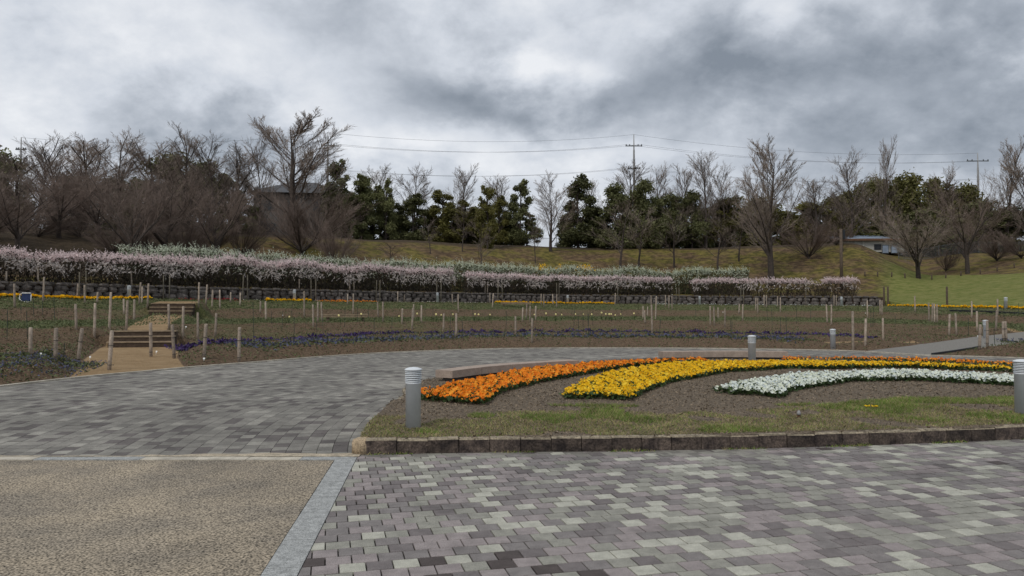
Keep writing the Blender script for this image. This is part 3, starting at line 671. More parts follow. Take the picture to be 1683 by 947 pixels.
# ------------------------------------------------------------------ stone benches beside the bed
def arc_bench(label, pts, depth, slabs, z0, top, thick, inner_sign):
    P = catmull(pts, 12); root = thing('stone_bench', (P[0][0], P[0][1], z0), label, 'bench'); ro = Vector((P[0][0], P[0][1], z0))
    cum = np.r_[0, np.cumsum(np.hypot(*np.diff(P, axis=0).T))]; tot = cum[-1]
    def frame(s):
        p = np.array([np.interp(s, cum, P[:, k]) for k in (0, 1)]); q = np.array([np.interp(min(s + .05, tot), cum, P[:, k]) for k in (0, 1)]) - np.array([np.interp(max(s - .05, 0), cum, P[:, k]) for k in (0, 1)])
        q /= np.hypot(*q); return p, np.array((-q[1], q[0])) * inner_sign
    def strip(s0, s1, o0, o1, za, zb):
        V = []; Fc = []; ss = np.linspace(s0, s1, 7)
        for s in ss:
            p, nrm = frame(s)
            for o_, z in ((o0, za), (o1, za), (o1, zb), (o0, zb)): V.append((*(p + nrm * o_ - np.array(ro[:2])), z))
        for j in range(6):
            for k in range(4): Fc.append((j * 4 + k, j * 4 + (k + 1) % 4, j * 4 + 4 + (k + 1) % 4, j * 4 + 4 + k))
        Fc += [(3, 2, 1, 0), (24, 25, 26, 27)]
        return V, Fc
    for k in range(slabs):
        V, Fc = strip(tot * k / slabs + .004, tot * (k + 1) / slabs - .004, -depth / 2, depth / 2, top - thick, top)
        me = mesh('seat_slab', V, Fc); link('seat_slab', me, M_BENCH, root)
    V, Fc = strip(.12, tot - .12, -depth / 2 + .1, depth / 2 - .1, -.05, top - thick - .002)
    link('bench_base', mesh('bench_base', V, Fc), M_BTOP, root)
arc_bench('long curved stone bench beside the orange pansies', [(-1.38, 15.06), (-.55, 16.35), (.75, 17.6), (1.5, 18.15)], .43, 4, float(zroad(15.)), .34, .15, -1)
arc_bench('straight pale stone bench behind the yellow pansies', [(4.35, 21.75), (6.2, 22.0), (8.05, 21.85)], .45, 4, .12, .34, .17, 1)

# ------------------------------------------------------------------ bollard lights
def bollard_proto():
    root = thing('bollard_light', (0, 0, 0), 'x', 'bollard')
    b0 = MB().lathe([(.098, -.05), (.098, .565), (.103, .568), (.103, .59)], 28); link('post', b0.mesh('post', True), M_BOLL, root)
    c = MB().lathe([(.075, .588), (.075, .735)], 20); link('lamp_core', c.mesh('lamp_core', True), M_DARK, root)
    for k in range(6):
        z = .598 + k * .0235; s = MB().lathe([(.095, z + .011), (.108, z), (.108, z + .006), (.095, z + .017)], 28); link('louvre', s.mesh('louvre', True), M_BOLL, root)
    t = MB().lathe([(.112, .738), (.114, .752), (.10, .762), (.06, .775), (.015, .781)], 28); link('cap', t.mesh('cap', True), M_BOLL, root)
    return root
BP = bollard_proto()
def bollard(pos, label, first=[True]):
    o = BP if first[0] else copy_tree(BP); first[0] = False
    o.location = pos; o['label'] = label; o['group'] = 'grey bollard lights'; o.rotation_euler = (0, 0, rng.uniform(0, 6))
x, y = on_z(679, 701, .18); bollard((x, y, float(zbed(x, y)) - .005), 'grey louvred bollard light on the grass beside the orange pansies')
x, y = on_z(1681, 681, .19); bollard((x, y, float(zbed(x, y)) - .005), 'grey louvred bollard light at the end of the white pansies')
bollard((6.42, 19.9, .22), 'grey bollard light standing among the yellow pansies before the straight bench')
x, y = at_d(1368, 29.0)[:2]; bollard((x, y, gz(x, y) - .02), 'grey bollard light on the soil across the ring road')
x, y = at_d(1619, 31.6)[:2]; bollard((x, y, gz(x, y) - .02), 'grey bollard light behind two stakes beside the grey path')
for px, d, lb in ((212, 41, 'grey bollard light among yellow flowers near the steps'), (484, 49, 'grey bollard light at the wall foot by orange flowers'), (719, 57, 'grey bollard light at the wall foot left of yellow flower row'),
                  (933, 64.5, 'grey bollard light behind the yellow flower row at the wall'), (1150, 66.3, 'grey bollard light before the bare dark stretch of stone wall'), (1383, 62, 'grey bollard light near the end of the stone wall'), (1653, 46, 'grey bollard light before the lawn with yellow flower row')):
    x, y, z = at_t(px, .972); bollard((x, y, z - .02), lb)

# ------------------------------------------------------------------ retaining wall of rough stones
TW = np.linspace(TH_END, 3.55, 400); WP = np.stack([OX + (rout(TW) + .1) * np.cos(TW), OY + (rout(TW) + .1) * np.sin(TW)], 1)
wall = thing('stone_wall', (WP[0][0], WP[0][1], 0), 'low dark retaining wall of rough stones below the pink hedge', 'wall'); wo = Vector((WP[0][0], WP[0][1], 0))
back = MB()
for a, b_, ta in zip(WP[::4], WP[4::4], TW[::4]):
    z = float(np.interp(ta, ZEND_T, ZEND)); d = b_ - a; nn = np.array((d[1], -d[0])) / np.hypot(*d) * .08
    back.add([(*(a + nn - wo.xy), z - .3), (*(b_ + nn - wo.xy), z - .3), (*(b_ + nn - wo.xy), z + .74), (*(a + nn - wo.xy), z + .74)], [(0, 1, 2, 3)])
link('wall_core', back.mesh('wall_core'), M_SOILD, wall)
def rock(sx, sy, sz):
    V = []; Fc = []; n1_, n2_ = 7, 4
    for j in range(n2_ + 1):
        ph = pi * j / n2_
        for k in range(n1_):
            th = 2 * pi * k / n1_; v = Vector((sin(ph) * cos(th), sin(ph) * sin(th), cos(ph))); v = Vector([math.copysign(abs(c) ** .55, c) for c in v]) * rng.uniform(.85, 1.1)
            V.append((v.x * sx, v.y * sy, v.z * sz))
    for j in range(n2_):
        Fc += [(j * n1_ + k, (j + 1) * n1_ + k, (j + 1) * n1_ + (k + 1) % n1_, j * n1_ + (k + 1) % n1_) for k in range(n1_)]
    return V, Fc
RK = [mesh('stone', *rock(.5, .5, .5)) for _ in range(14)]
for me in RK: me.materials.append(M_STONE)
WR = resample(np.c_[WP, np.interp(TW, ZEND_T, ZEND)], .05); cum = len(WR); nst = 0; rest = MB()
for row, (zc_, hh) in enumerate(((.16, .40), (.47, .36), (.70, .22))):
    q = 0.0 + .2 * row
    while q < len(WR) * .05 - .8:
        ln = rng.uniform(.42, .8) * (1.0 if row < 2 else 1.1); i0 = int(q / .05); i1 = min(int((q + ln) / .05), len(WR) - 1); a, b_ = WR[i0], WR[i1]; c = (a + b_) / 2
        M = Matrix.Translation((c[0] - wo.x, c[1] - wo.y, c[2] + zc_ + rng.uniform(-.03, .03))) @ Matrix.Rotation(atan2(b_[1] - a[1], b_[0] - a[0]), 4, 'Z') @ Matrix.Diagonal((ln * .95, .42, hh * 1.0, 1))
        if row < 2 and nst < 296 and c[0] / c[1] > -.75:
            o = link('stone', RK[rng.integers(14)], (), wall); o.matrix_local = M @ Matrix.Rotation(rng.normal(0, .08), 4, 'Y'); nst += 1
        else:
            V, Fc = rock(.5, .5, .5); rest.add([tuple(M @ Vector(v)) for v in V], Fc)
        q += ln
link('small_stones', rest.mesh('small_stones'), M_STONE, wall, kind='stuff')

# ------------------------------------------------------------------ blossoming hedges
def hedge(name, label, px0, px1, s0, hgt, bloom, low, nsp, leafy, ragged=.12, wid=1.1, hfun=None, group=None):
    """a run of shrubs: dark twigs, leaves inside, blossom sprays arching out of the top and hanging on the face"""
    PX = np.linspace(px0, px1, 60); base = np.array([at_s(p, s0) for p in PX]); root = thing(name, tuple(base[30]), label, 'hedge', group); o0 = base[30]
    C = resample(base, .02); n = len(C); ln = n * .02
    def pick(k):
        i = rng.integers(0, n, k); tang = np.gradient(C[:, :2], axis=0)[i]; tang /= np.hypot(tang[:, 0], tang[:, 1])[:, None]; nr_ = np.stack([tang[:, 1], -tang[:, 0]], 1)
        nr_ *= np.sign((nr_ * -C[i, :2]).sum(1))[:, None]     # towards the garden side
        H = hgt * (1 + ragged * vnoise(C[i, 0], C[i, 1], 1.1, hgt)) * (hfun(i / n) if hfun else 1)
        return C[i], nr_, tang, H
    # twigs
    k = int(ln * 55); c, nr_, tg, H = pick(k); u = rng.uniform(-.5, .5, k) * wid; p0 = np.c_[c[:, :2] + nr_ * (u * .45)[:, None], c[:, 2]]
    p1 = np.c_[c[:, :2] + nr_ * u[:, None] + tg * rng.normal(0, .3, k)[:, None], c[:, 2] + H * rng.uniform(.6, .98, k)]; d = np.cross(p1 - p0, rdir(k)); d /= np.linalg.norm(d, axis=1)[:, None]
    Vt = np.stack([p0 - d * .014, p0 + d * .014, p1 + d * .005, p1 - d * .005], 1).reshape(-1, 3) - o0
    link('twigs', mesh('twigs', Vt, np.arange(len(Vt)).reshape(-1, 4)), M_HTWIG, root, kind='stuff')
    k = int(ln * leafy); c, nr_, tg, H = pick(k); u = rng.uniform(-.5, .5, k) * wid; P = np.c_[c[:, :2] + nr_ * u[:, None], c[:, 2] + H * rng.uniform(.03, .95, k)]
    Vl, Fl = rquads(P - o0, rng.uniform(.03, .07, k), .3, .5)
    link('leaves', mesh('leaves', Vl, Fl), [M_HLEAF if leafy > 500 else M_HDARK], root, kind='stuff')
    # blossom sprays
    def sprays(nm, cnt, mat_, hang):
        k = int(ln * cnt); c, nr_, tg, H = pick(k)
        if hang:
            keep = (vnoise(c[:, 0], c[:, 1], 1.5, 6.) + .35 * rng.normal(size=k)) > low; c, nr_, tg, H = c[keep], nr_[keep], tg[keep], H[keep]; k = len(c)
            p0 = np.c_[c[:, :2] + nr_ * rng.uniform(.25, .5, k)[:, None] * wid, c[:, 2] + H * rng.uniform(.42, .85, k)]; dr = np.c_[nr_ * .35 + tg * rng.normal(-.2, .5, k)[:, None], rng.uniform(-.7, .35, k)]
        else:
            p0 = np.c_[c[:, :2] + nr_ * (rng.uniform(-.5, .5, k) * wid)[:, None], c[:, 2] + H * rng.uniform(.74, .97, k)]; dr = np.c_[nr_ * rng.normal(.15, .35, k)[:, None] + tg * rng.normal(0, .45, k)[:, None] + np.array([-.28, 0]), rng.uniform(.35, 1.0, k)]
        dr /= np.linalg.norm(dr, axis=1)[:, None]; L_ = rng.uniform(.22, .5, k) * (hgt / 1.9) * (1 if hang else 1.45); m_ = 9; tt = np.linspace(0, 1, m_)
        P = p0[:, None] + dr[:, None] * (L_[:, None] * tt)[..., None]; P[..., 2] -= (.22 * L_[:, None] * tt ** 2); P += rng.normal(0, .014, P.shape)
        P = P.reshape(-1, 3); sz = np.tile(.040 * (1 - .55 * tt), k) * rng.uniform(.7, 1.3, len(P))
        Vs, Fs = rquads(P - o0, sz, .2, .8); link(nm, mesh(nm, Vs, Fs), mat_, root, kind='stuff')
    sprays('blossom_sprays', nsp, bloom, False); sprays('hanging_sprays', nsp * .55, M_PALE if bloom is M_PINK else bloom, True)
G = 'pink blossoming hedge runs above the stone wall'
hedge('blossom_hedge', 'long pink blossoming hedge running from the sandy steps along the wall', -60, 742, .95, 1.85, M_PINK, -.15, 85, 480, .13, hfun=lambda u: .76 + .22 * np.minimum(1, u / .45))
hedge('blossom_hedge', 'pink blossoming hedge run above the wall behind the yellow flower row', 764, 1104, .95, 1.62, M_PINK, -.15, 85, 480, .10)
hedge('blossom_hedge', 'thinner pink hedge run with bare legs near the wall end', 1138, 1330, .95, 1.5, M_PINK, .1, 70, 260, .08)
hedge('blossom_hedge', 'small rounded pink blossom bush at the end of the wall', 1356, 1408, .95, 1.5, M_PINK, .0, 120, 220, .05, 1.2)
hedge('blossom_hedge', 'bare leggy shrubs with few blossoms between two pink hedge runs', 1330, 1358, .95, 1.25, M_PINK, .6, 12, 160, .05, .7)
hedge('white_hedge', 'long green hedge topped with white blossom behind the pink hedge', 200, 1232, 5.0, 2.35, M_WHITE, -.4, 52, 900, .09, 1.6)

# ------------------------------------------------------------------ garden planting rows
def row_points(px0, px1, t, n=60): return np.array([at_t(p, t) for p in np.linspace(px0, px1, n)])
def row_pix(pl): return catmull(np.array([hit(*p) for p in pl]), 10)
def plant_row(name, pts, wid, dens, hgt, mats, frac, size, label, cat='plants'):
    C = resample(np.asarray(pts, float), .02); n = int(len(C) * .02 * dens * wid); i = rng.integers(0, len(C), n); tg = np.gradient(C[:, :2], axis=0)[i]; tg /= np.hypot(tg[:, 0], tg[:, 1])[:, None]
    u = rng.normal(0, .33, n).clip(-.6, .6) * wid; x = C[i, 0] - tg[:, 1] * u; y = C[i, 1] + tg[:, 0] * u; hh = rng.random(n)
    cl = .55 + .45 * np.sin(C[i, 0] * 9 + 3 * np.sin(C[i, 1] * 5)); z = ground(x, y) + hgt * hh * cl
    V, Fq = rquads(np.stack([x, y, z], 1), size * rng.uniform(.7, 1.3, n), .6, .55)
    mi = np.where(hh > 1 - frac, 0, 1)
    return link(name, mesh(name, V, Fq, mi), mats, None, kind='stuff', label=label, category=cat)
PURP = [(288, 571), (330, 566.5), (420, 560.5), (520, 555), (640, 549.5), (800, 547), (1000, 546), (1150, 547), (1300, 550), (1440, 556)]
plant_row('purple_pansies', row_pix(PURP), .55, 230, .15, [M_PUR, M_PLF], .75, .045, 'long curving row of dark purple pansies on the lower terrace', 'flowers')
plant_row('lavender_row', row_pix([(395, 571), (450, 567.5), (520, 563.5), (640, 558), (800, 554), (1000, 553), (1200, 554), (1330, 560)]), 1.5, 130, .15, [M_LAV, M_GRN], .4, .045, 'long strip of low blue grape hyacinths before the purple pansies', 'flowers')
plant_row('hyacinth_patch', row_pix([(-60, 604), (0, 601), (60, 599), (128, 597)]), 1.3, 330, .11, [M_LAV, M_GRN], .4, .022, 'low blue hyacinth patch on the berm left of the sand path', 'flowers')
plant_row('hyacinth_patch', row_pix([(-60, 588), (0, 586), (30, 585), (52, 583.5)]), .9, 330, .11, [M_LAV, M_GRN], .4, .022, 'second smaller blue hyacinth patch further up the berm', 'flowers')
plant_row('hyacinth_patch', row_pix([(1645, 563), (1683, 562), (1730, 562)]), 1.0, 220, .14, [M_LAV, M_GRN], .4, .03, 'blue hyacinth patch on the mound beside the grey path', 'flowers')
for t, wd, lb in ((.47, .5, 'lowest'), (.535, .6, 'second'), (.60, .6, 'third'), (.66, .5, 'fourth'), (.80, .7, 'fifth'), (.86, .8, 'sixth'), (.92, .8, 'topmost')):
    plant_row('leafy_row', row_points(-80, 1700 if t < .9 else 1440, t, 90), wd * 1.8, 42, .12, [M_GRN, M_GRN], .5, .036, '%s of the thin green plant rows counted up the garden slope' % lb)
plant_row('leafy_row', row_points(-60, 160, .13, 30), 1.0, 90, .12, [M_GRN, M_GRN], .5, .05, 'low green plants on the berm beyond the hyacinth patches')
plant_row('pale_flower_row', row_points(400, 800, .975, 50), .3, 120, .12, [M_PALE, M_PLF], .5, .03, 'thin row of pale flowers along the foot of the stone wall', 'flowers')
plant_row('pale_flower_row', row_points(1080, 1440, .972, 50), .35, 140, .12, [M_WHP, M_LAV], .5, .03, 'thin pale and violet flower row at the bare wall end', 'flowers')
plant_row('orange_flower_row', row_points(520, 622, .965, 40), .5, 260, .14, [M_ORG, M_PLF], .6, .035, 'row of small orange flowers below the stone wall', 'flowers')
plant_row('red_flower_row', row_points(295, 395, .97, 40), .5, 260, .14, [M_RED, M_PLF], .5, .035, 'dark red flowers at the wall foot right of upper steps', 'flowers')
# weeds, straw and clods strewn over the terraces
n = 170000; th = rng.uniform(.05, 3.1, n); t = rng.random(n) ** .85; ri, ro = rin(th), rout(th); rr = ri + .12 + t * (ro - ri - .3); x = OX + rr * np.cos(th); y = OY + rr * np.sin(th)
m = (np.abs(x / np.maximum(y, 1)) < .8) & (y > 10)
for pts, hw, kind in PATHS: m &= path_dist(x, y, pts)[0] > hw + .05
x, y, t = x[m], y[m], t[m]; terr = ((t > .44) & (t < .71)) | (t > .78); dn = vnoise(x, y, 1.3, 2) + .5 * vnoise(x, y, 4.0, 5)
q = rng.random(len(x)); kindm = np.where(q < np.where(terr, .88, .42) + .3 * dn, 0, np.where(q < .9, 2, 1)); sz = np.where(kindm == 2, rng.uniform(.012, .032, len(x)), rng.uniform(.02, .042, len(x)))
P = np.stack([x, y, ground(x, y) + np.where(kindm == 0, rng.uniform(0, .08, len(x)), .008)], 1); V, Fq = rquads(P, sz, .7, .45)
link('terrace_weeds', mesh('terrace_weeds', V, Fq, kindm), [M_GRN, M_STRAW, M_CLOD], None, kind='stuff', label='scattered weeds, straw and soil clods over the garden terraces', category='weeds')
# clumps of yellow pansies one can count
def clump_mesh():
    n = 70; d = rdir(n, .9); d[:, 2] = np.abs(d[:, 2]); P = d * np.array([.17, .15, .15]) * rng.uniform(.75, 1, (n, 1)); V, Fq = rquads(P, rng.uniform(.03, .05, n), .8, .8)
    m_ = 50; d = rdir(m_); d[:, 2] = np.abs(d[:, 2]) * .5; V2, F2 = rquads(d * np.array([.19, .17, .12]), rng.uniform(.03, .05, m_), .5, .6)
    return mesh('yellow_pansy_clump', V.tolist() + V2.tolist(), Fq.tolist() + (F2 + len(V)).tolist(), [0] * n + [1] * m_)
CL = [clump_mesh() for _ in range(4)]
for me in CL: me.materials.append(M_YEL); me.materials.append(M_PLF)
for a, b_, t, st, lb, gp_ in ((-20, 246, .955, 7.4, 'yellow pansy clump in the row before the upper garden steps', 'yellow pansies by the upper steps'), (816, 1012, .968, 5.4, 'yellow pansy clump in the row below the pink hedge', 'yellow pansies below the pink hedge'),
                            (1462, 1700, .985, 6.2, 'yellow pansy clump in the row along the lawn edge', 'yellow pansies along the lawn edge'), (440, 516, .965, 7, 'yellow pansy clump beside the orange flower row', 'yellow pansies by the orange flower row')):
    px = float(a)
    while px < b_:
        x, y, z = at_t(px + rng.uniform(-1, 1), t + rng.normal(0, .002)); o = link('yellow_pansy_clump', CL[rng.integers(4)], (), None, label=lb, category='flower', group=gp_)
        o.location = (x, y, z + .02); o.scale = [rng.uniform(.85, 1.2)] * 3; o.rotation_euler = (0, 0, rng.uniform(0, 6)); px += st * rng.uniform(.8, 1.2)
# tulips
tu = MB(); tu.tube([(0, 0, -.02), (.005, 0, .16), (0, 0, .27)], .006, 5, 1); tu.lathe([(.008, .265), (.032, .285), (.036, .315), (.022, .35)], 8, 0)
for k in range(3):
    a = k * 2.1; tu.add([(0, 0, 0), (cos(a) * .03 - sin(a) * .02, sin(a) * .03 + cos(a) * .02, .1), (cos(a) * .07, sin(a) * .07, .2), (cos(a) * .03 + sin(a) * .02, sin(a) * .03 - cos(a) * .02, .1)], [(0, 1, 2, 3)], 1)
TU = tu.mesh('tulip'); TU.materials.append(mat('pale_yellow_tulip', (.80, .70, .30), .6)); TU.materials.append(M_PLF)
for px in (475, 560, 596, 657, 664, 688, 718, 725, 744, 780, 787, 805, 878, 898, 913, 922, 946, 959, 973, 989, 995, 1001, 1005, 1012, 1021, 1042):
    x, y, z = at_t(px, .445 + rng.normal(0, .006)); o = link('tulip', TU, (), None, label='pale yellow tulip standing in the row behind the purple pansies', category='tulip', group='yellow tulips behind the purple row'); o.location = (x, y, z); o.scale = [rng.uniform(1.1, 1.5)] * 3; o.rotation_euler = (rng.normal(0, .08), rng.normal(0, .08), rng.uniform(0, 6))

# ------------------------------------------------------------------ stakes and poles
def crop(lst, ox, oy, sc): return [(ox + a / sc, oy + b_ / sc, oy + c / sc) for a, b_, c in lst]
ST = crop([(37, 245, 310), (91, 252, 400), (235, 210, 315), (268, 212, 365), (480, 250, 350), (475, 380, 540), (528, 262, 370), (605, 305, 375), (680, 305, 540), (772, 345, 440), (835, 350, 485), (818, 245, 335), (866, 243, 380), (884, 270, 375), (918, 270, 405), (587, 385, 580), (785, 445, 632), (1053, 380, 530), (1138, 395, 590), (1232, 430, 600), (1340, 437, 585), (190, 525, 700), (1237, 245, 380), (1282, 258, 380), (1320, 290, 400), (1369, 290, 405), (1435, 305, 370), (1495, 308, 390)], 0, 400, 3.788)
ST += crop([(105, 360, 435), (140, 362, 480), (347, 290, 355), (379, 293, 460), (435, 383, 520), (463, 365, 490), (489, 368, 485), (662, 280, 345), (688, 283, 340), (648, 315, 385), (683, 315, 440), (839, 365, 460), (869, 365, 490), (961, 300, 370), (1000, 300, 365), (988, 408, 505), (1050, 405, 535), (1060, 380, 480), (1108, 388, 495), (1245, 437, 550), (1325, 437, 585), (1302, 316, 380), (1338, 318, 430), (1504, 300, 370), (1519, 305, 370), (1535, 308, 375), (1551, 312, 400)], 400, 400, 3.788)
ST += crop([(180, 456, 570), (222, 400, 485), (246, 375, 475), (268, 390, 490), (282, 467, 620), (303, 390, 480), (338, 315, 385), (356, 317, 400), (413, 317, 385), (434, 317, 400), (798, 310, 385), (973, 393, 470), (985, 420, 500), (1000, 395, 460), (1025, 325, 420), (1030, 385, 560), (1051, 328, 475), (1112, 322, 395), (1134, 325, 410), (1154, 328, 415), (1392, 393, 510), (1417, 396, 515), (1442, 400, 470), (1483, 407, 525)], 800, 400, 3.788)
ST += crop([(47, 325, 380), (67, 328, 415), (137, 292, 360), (148, 293, 375), (183, 277, 340), (195, 278, 345), (254, 285, 345), (270, 292, 370), (521, 328, 425), (543, 330, 440), (558, 278, 335), (569, 278, 340), (660, 327, 575), (725, 405, 550), (737, 308, 400), (805, 305, 380), (815, 308, 385), (821, 403, 520), (993, 283, 370), (1068, 320, 420), (1084, 322, 425), (1098, 325, 430), (1111, 327, 430), (1175, 380, 495), (1215, 376, 490), (1297, 312, 400), (1325, 365, 470), (1426, 360, 470), (1436, 300, 385)], 1200, 400, 3.265)
NEAR = crop([(680, 545, 790), (940, 495, 705), (1085, 508, 718), (1270, 505, 725), (1487, 525, 740), (345, 528, 735), (485, 530, 750)], 0, 400, 3.788) + crop([(1338, 437, 570), (1380, 415, 555), (1467, 420, 525), (1482, 420, 525)], 1200, 400, 3.265)
STM = []
for k in range(3):
    mb = MB(); mb.lathe([(.05, -.15), (.049, .3), (.047 + .002 * k, .7), (.046, .985), (.038, 1.0)], 9); STM.append(mb.mesh('wooden_stake', True)); STM[-1].materials.append(M_WOOD)
TIE = MB(); TIE.lathe([(.052, -.008), (.056, 0), (.052, .008)], 10); TIE.tube([(.05, 0, 0), (.09, .02, .01), (.07, .05, -.02)], .006, 5); TIEM = TIE.mesh('wire_tie'); TIEM.materials.append(M_WIRE)
def stake(px, y0, y1, label, group, ties=0, dmin=.45):
    x, y, z = hit(px, y1); h = min(max((y1 - y0) / F * y, dmin), 1.5)
    if ties:
        o = thing('wooden_stake', (x, y, z), label, 'stake', group); p = link('post', STM[rng.integers(3)], (), o); p.scale = (1, 1, h)
        for f in (.13, .62)[:ties]:
            q = link('wire_tie', TIEM, (), o); q.location = (0, 0, h * f)
    else:
        o = link('wooden_stake', STM[rng.integers(3)], (), None, label=label, category='stake', group=group); o.location = (x, y, z); o.scale = (.92, .92, h)
    o.rotation_euler = (rng.normal(0, .02), rng.normal(0, .03), rng.uniform(0, 6)); return o
for s in ST: stake(*s, 'pale round wooden stake standing in the garden terraces', 'pale wooden stakes in the terraces')
NL = ['thick wooden stake with wire ties at the mouth of the sand path', 'wooden stake with wire ties beside the sandy path before the steps', 'wooden stake at the tip of the purple pansy row', 'wooden stake between purple pansies and the ring road edge', 'wooden stake on the berm before the hyacinth strip', 'thick wooden stake behind the left hyacinth patch', 'tilted wooden stake beside the sand path',
      'wooden stake at the corner of the grey path', 'wooden stake before the bollard at the grey path', 'left of two paired stakes by the mound at the grey path', 'right of two paired stakes by the mound at the grey path']
for s, lb in zip(NEAR, NL):
    o = stake(*s, lb, 'stakes along the ring road', 2)
    if 'tilted' in lb: o.rotation_euler = (0, .10, 0)
TP = crop([(495, 180, 300), (535, 170, 300), (1017, 195, 320), (1053, 195, 330), (1510, 195, 320), (1541, 195, 350)], 0, 400, 3.788) + crop([(25, 205, 355), (422, 220, 345), (449, 225, 345), (826, 230, 345), (850, 230, 350), (1230, 230, 345), (1204, 230, 345)], 400, 400, 3.788) \
    + crop([(70, 245, 360), (97, 245, 360), (437, 245, 345), (450, 245, 350), (817, 260, 410), (1180, 275, 370), (1198, 275, 370)], 800, 400, 3.788) + crop([(58, 240, 345), (73, 240, 345), (405, 225, 345)], 1200, 400, 3.265)
tpm = MB().lathe([(.035, -.2), (.033, .985), (.025, 1.0)], 8).mesh('trellis_post', True); tpm.materials.append(mat('grey_post_wood', (.17, .15, .115), .9, .25, 6, obj_var=.2))
for px, y0, y1 in TP:
    x, y, z = at_t(px, .985); o = link('trellis_post', tpm, (), None, label='tall slim grey support post before the blossoming hedge', category='post', group='support posts before the hedge'); o.location = (x, y, z); o.scale = (1, 1, max(1.1, zpix(y0, y) - z)); o.rotation_euler = (0, rng.normal(0, .015), 0)
PP = crop([(43, 415, 600), (170, 430, 600), (210, 330, 455), (340, 330, 480), (266, 360, 450), (395, 640, 740), (130, 340, 440)], 0, 400, 3.788) + crop([(65, 370, 610), (175, 420, 500), (240, 425, 540), (317, 460, 600), (458, 490, 660), (495, 470, 560), (630, 405, 520), (710, 390, 490), (812, 470, 590), (923, 450, 550), (1368, 470, 605), (1283, 450, 590), (1130, 350, 440), (1430, 380, 480), (300, 380, 450), (780, 400, 470), (1180, 400, 480)], 400, 400, 3.788)
PP += crop([(120, 420, 540), (543, 390, 520), (573, 440, 570), (600, 430, 520), (633, 440, 590), (661, 400, 515), (840, 395, 440), (1072, 475, 600), (1520, 480, 600), (1302, 410, 470), (530, 380, 450), (630, 440, 500)], 800, 400, 3.788) + crop([(8, 420, 520), (303, 390, 530), (268, 400, 490), (225, 350, 440), (358, 320, 430), (755, 350, 450), (766, 350, 450), (1280, 400, 500), (1420, 460, 545), (1470, 320, 420), (1545, 320, 390), (885, 395, 440), (200, 340, 410), (430, 340, 420)], 1200, 400, 3.265)
ppm = MB().tube([(0, 0, -.1), (.004, 0, .5), (0, 0, 1)], .010, 6).mesh('plant_pole'); ppm.materials.append(M_POLE)
for px, y0, y1 in PP:
    x, y, z = hit(px, y1); o = link('plant_pole', ppm, (), None, label='thin dark green plant pole stuck in the garden soil', category='pole', group='thin plant poles'); o.location = (x, y, z); o.scale = (1, 1, min(max((y1 - y0) / F * y, .5), 1.6)); o.rotation_euler = (rng.normal(0, .02), rng.normal(0, .03), 0)
# strings between the thin poles and small name tags
tg = MB(); tg.box(-.045, .045, -.004, .004, .12, .2); tg.tube([(0, .006, -.05), (0, .006, .19)], .006, 5); TGM = tg.mesh('name_tag'); TGM.materials.append(M_TAG)
for px, py in ((147, 592), (66, 588), (256, 583), (335, 595), (464, 521), (242, 501), (305, 541), (124, 522), (1188, 515), (1423, 517), (1608, 556), (1105, 488)):
    x, y, z = hit(px, py); o = link('name_tag', TGM, (), None, label='tiny white plant name tag stuck in the soil', category='tag', group='white plant tags'); o.location = (x, y, z); o.scale = (.6, .6, .6); o.rotation_euler = (-.3, 0, rng.normal(0, .4))
# the odd white and blue folding board by the yellow flowers
x, y, z = at_t(41, .90); fb = thing('folding_board', (x, y, z), 'small white framed dark blue board leaning among the garden rows', 'board')
link('frame', MB().tube([(-.30, 0, 0), (-.24, .02, .36), (-.16, .03, .42), (.26, .03, .42), (.28, .02, .3), (.28, 0, 0), (-.1, 0, 0), (-.24, 0, .12)], .022, 6).mesh('frame'), M_TAG, fb)
link('panel', MB().box(-.19, .25, .03, .05, .03, .39).mesh('panel'), M_BLUE, fb)

# ------------------------------------------------------------------ steps, garden benches
def steps(label, cx, cy, z0, n, rise, tread, wid, rz):
    root = thing('garden_steps', (cx, cy, z0), label, 'steps', None, rz)
    for k in range(n):
        link('step', MB().box(-wid / 2, wid / 2, k * tread, k * tread + tread + .25, -.12, (k + 1) * rise - .045).mesh('step'), M_SOILD, root)
        link('step_board', MB().box(-wid / 2 - .05, wid / 2 + .05, k * tread - .02, k * tread + tread + .01, (k + 1) * rise - .043, (k + 1) * rise).mesh('step_board'), M_STEP, root)
steps('three wide timber steps at the end of the sand path', -13.2, 26.35, .36, 3, .185, .34, 2.05, radians(14))
steps('upper flight of timber steps near the yellow flowers', -16.62, 36.1, 1.44, 3, .185, .34, 1.9, radians(14))
def garden_bench(label, px, t, L_, rz):
    x, y, z = at_t(px, t); root = thing('timber_bench', (x, y, z), label, 'bench', None, rz)
    for k in range(3): link('seat_board', MB().box(-L_ / 2, L_ / 2, -.22 + k * .15, -.22 + k * .15 + .14, .30, .36).mesh('seat_board'), M_STEP, root)
    link('front_beam', MB().box(-L_ / 2 + .02, L_ / 2 - .02, -.20, -.16, .2, .298).mesh('front_beam'), M_STEP, root)
    for s in (-1, 1): link('leg', MB().box(s * (L_ / 2 - .25) - .06, s * (L_ / 2 - .25) + .06, -.15, .18, -.05, .298).mesh('leg'), M_POST, root)
garden_bench('low timber bench on the middle terrace behind yellow tulips', 568, .50, 2.3, .12)
garden_bench('low timber bench below the yellow flower row at the wall', 848, .86, 2.4, .0)

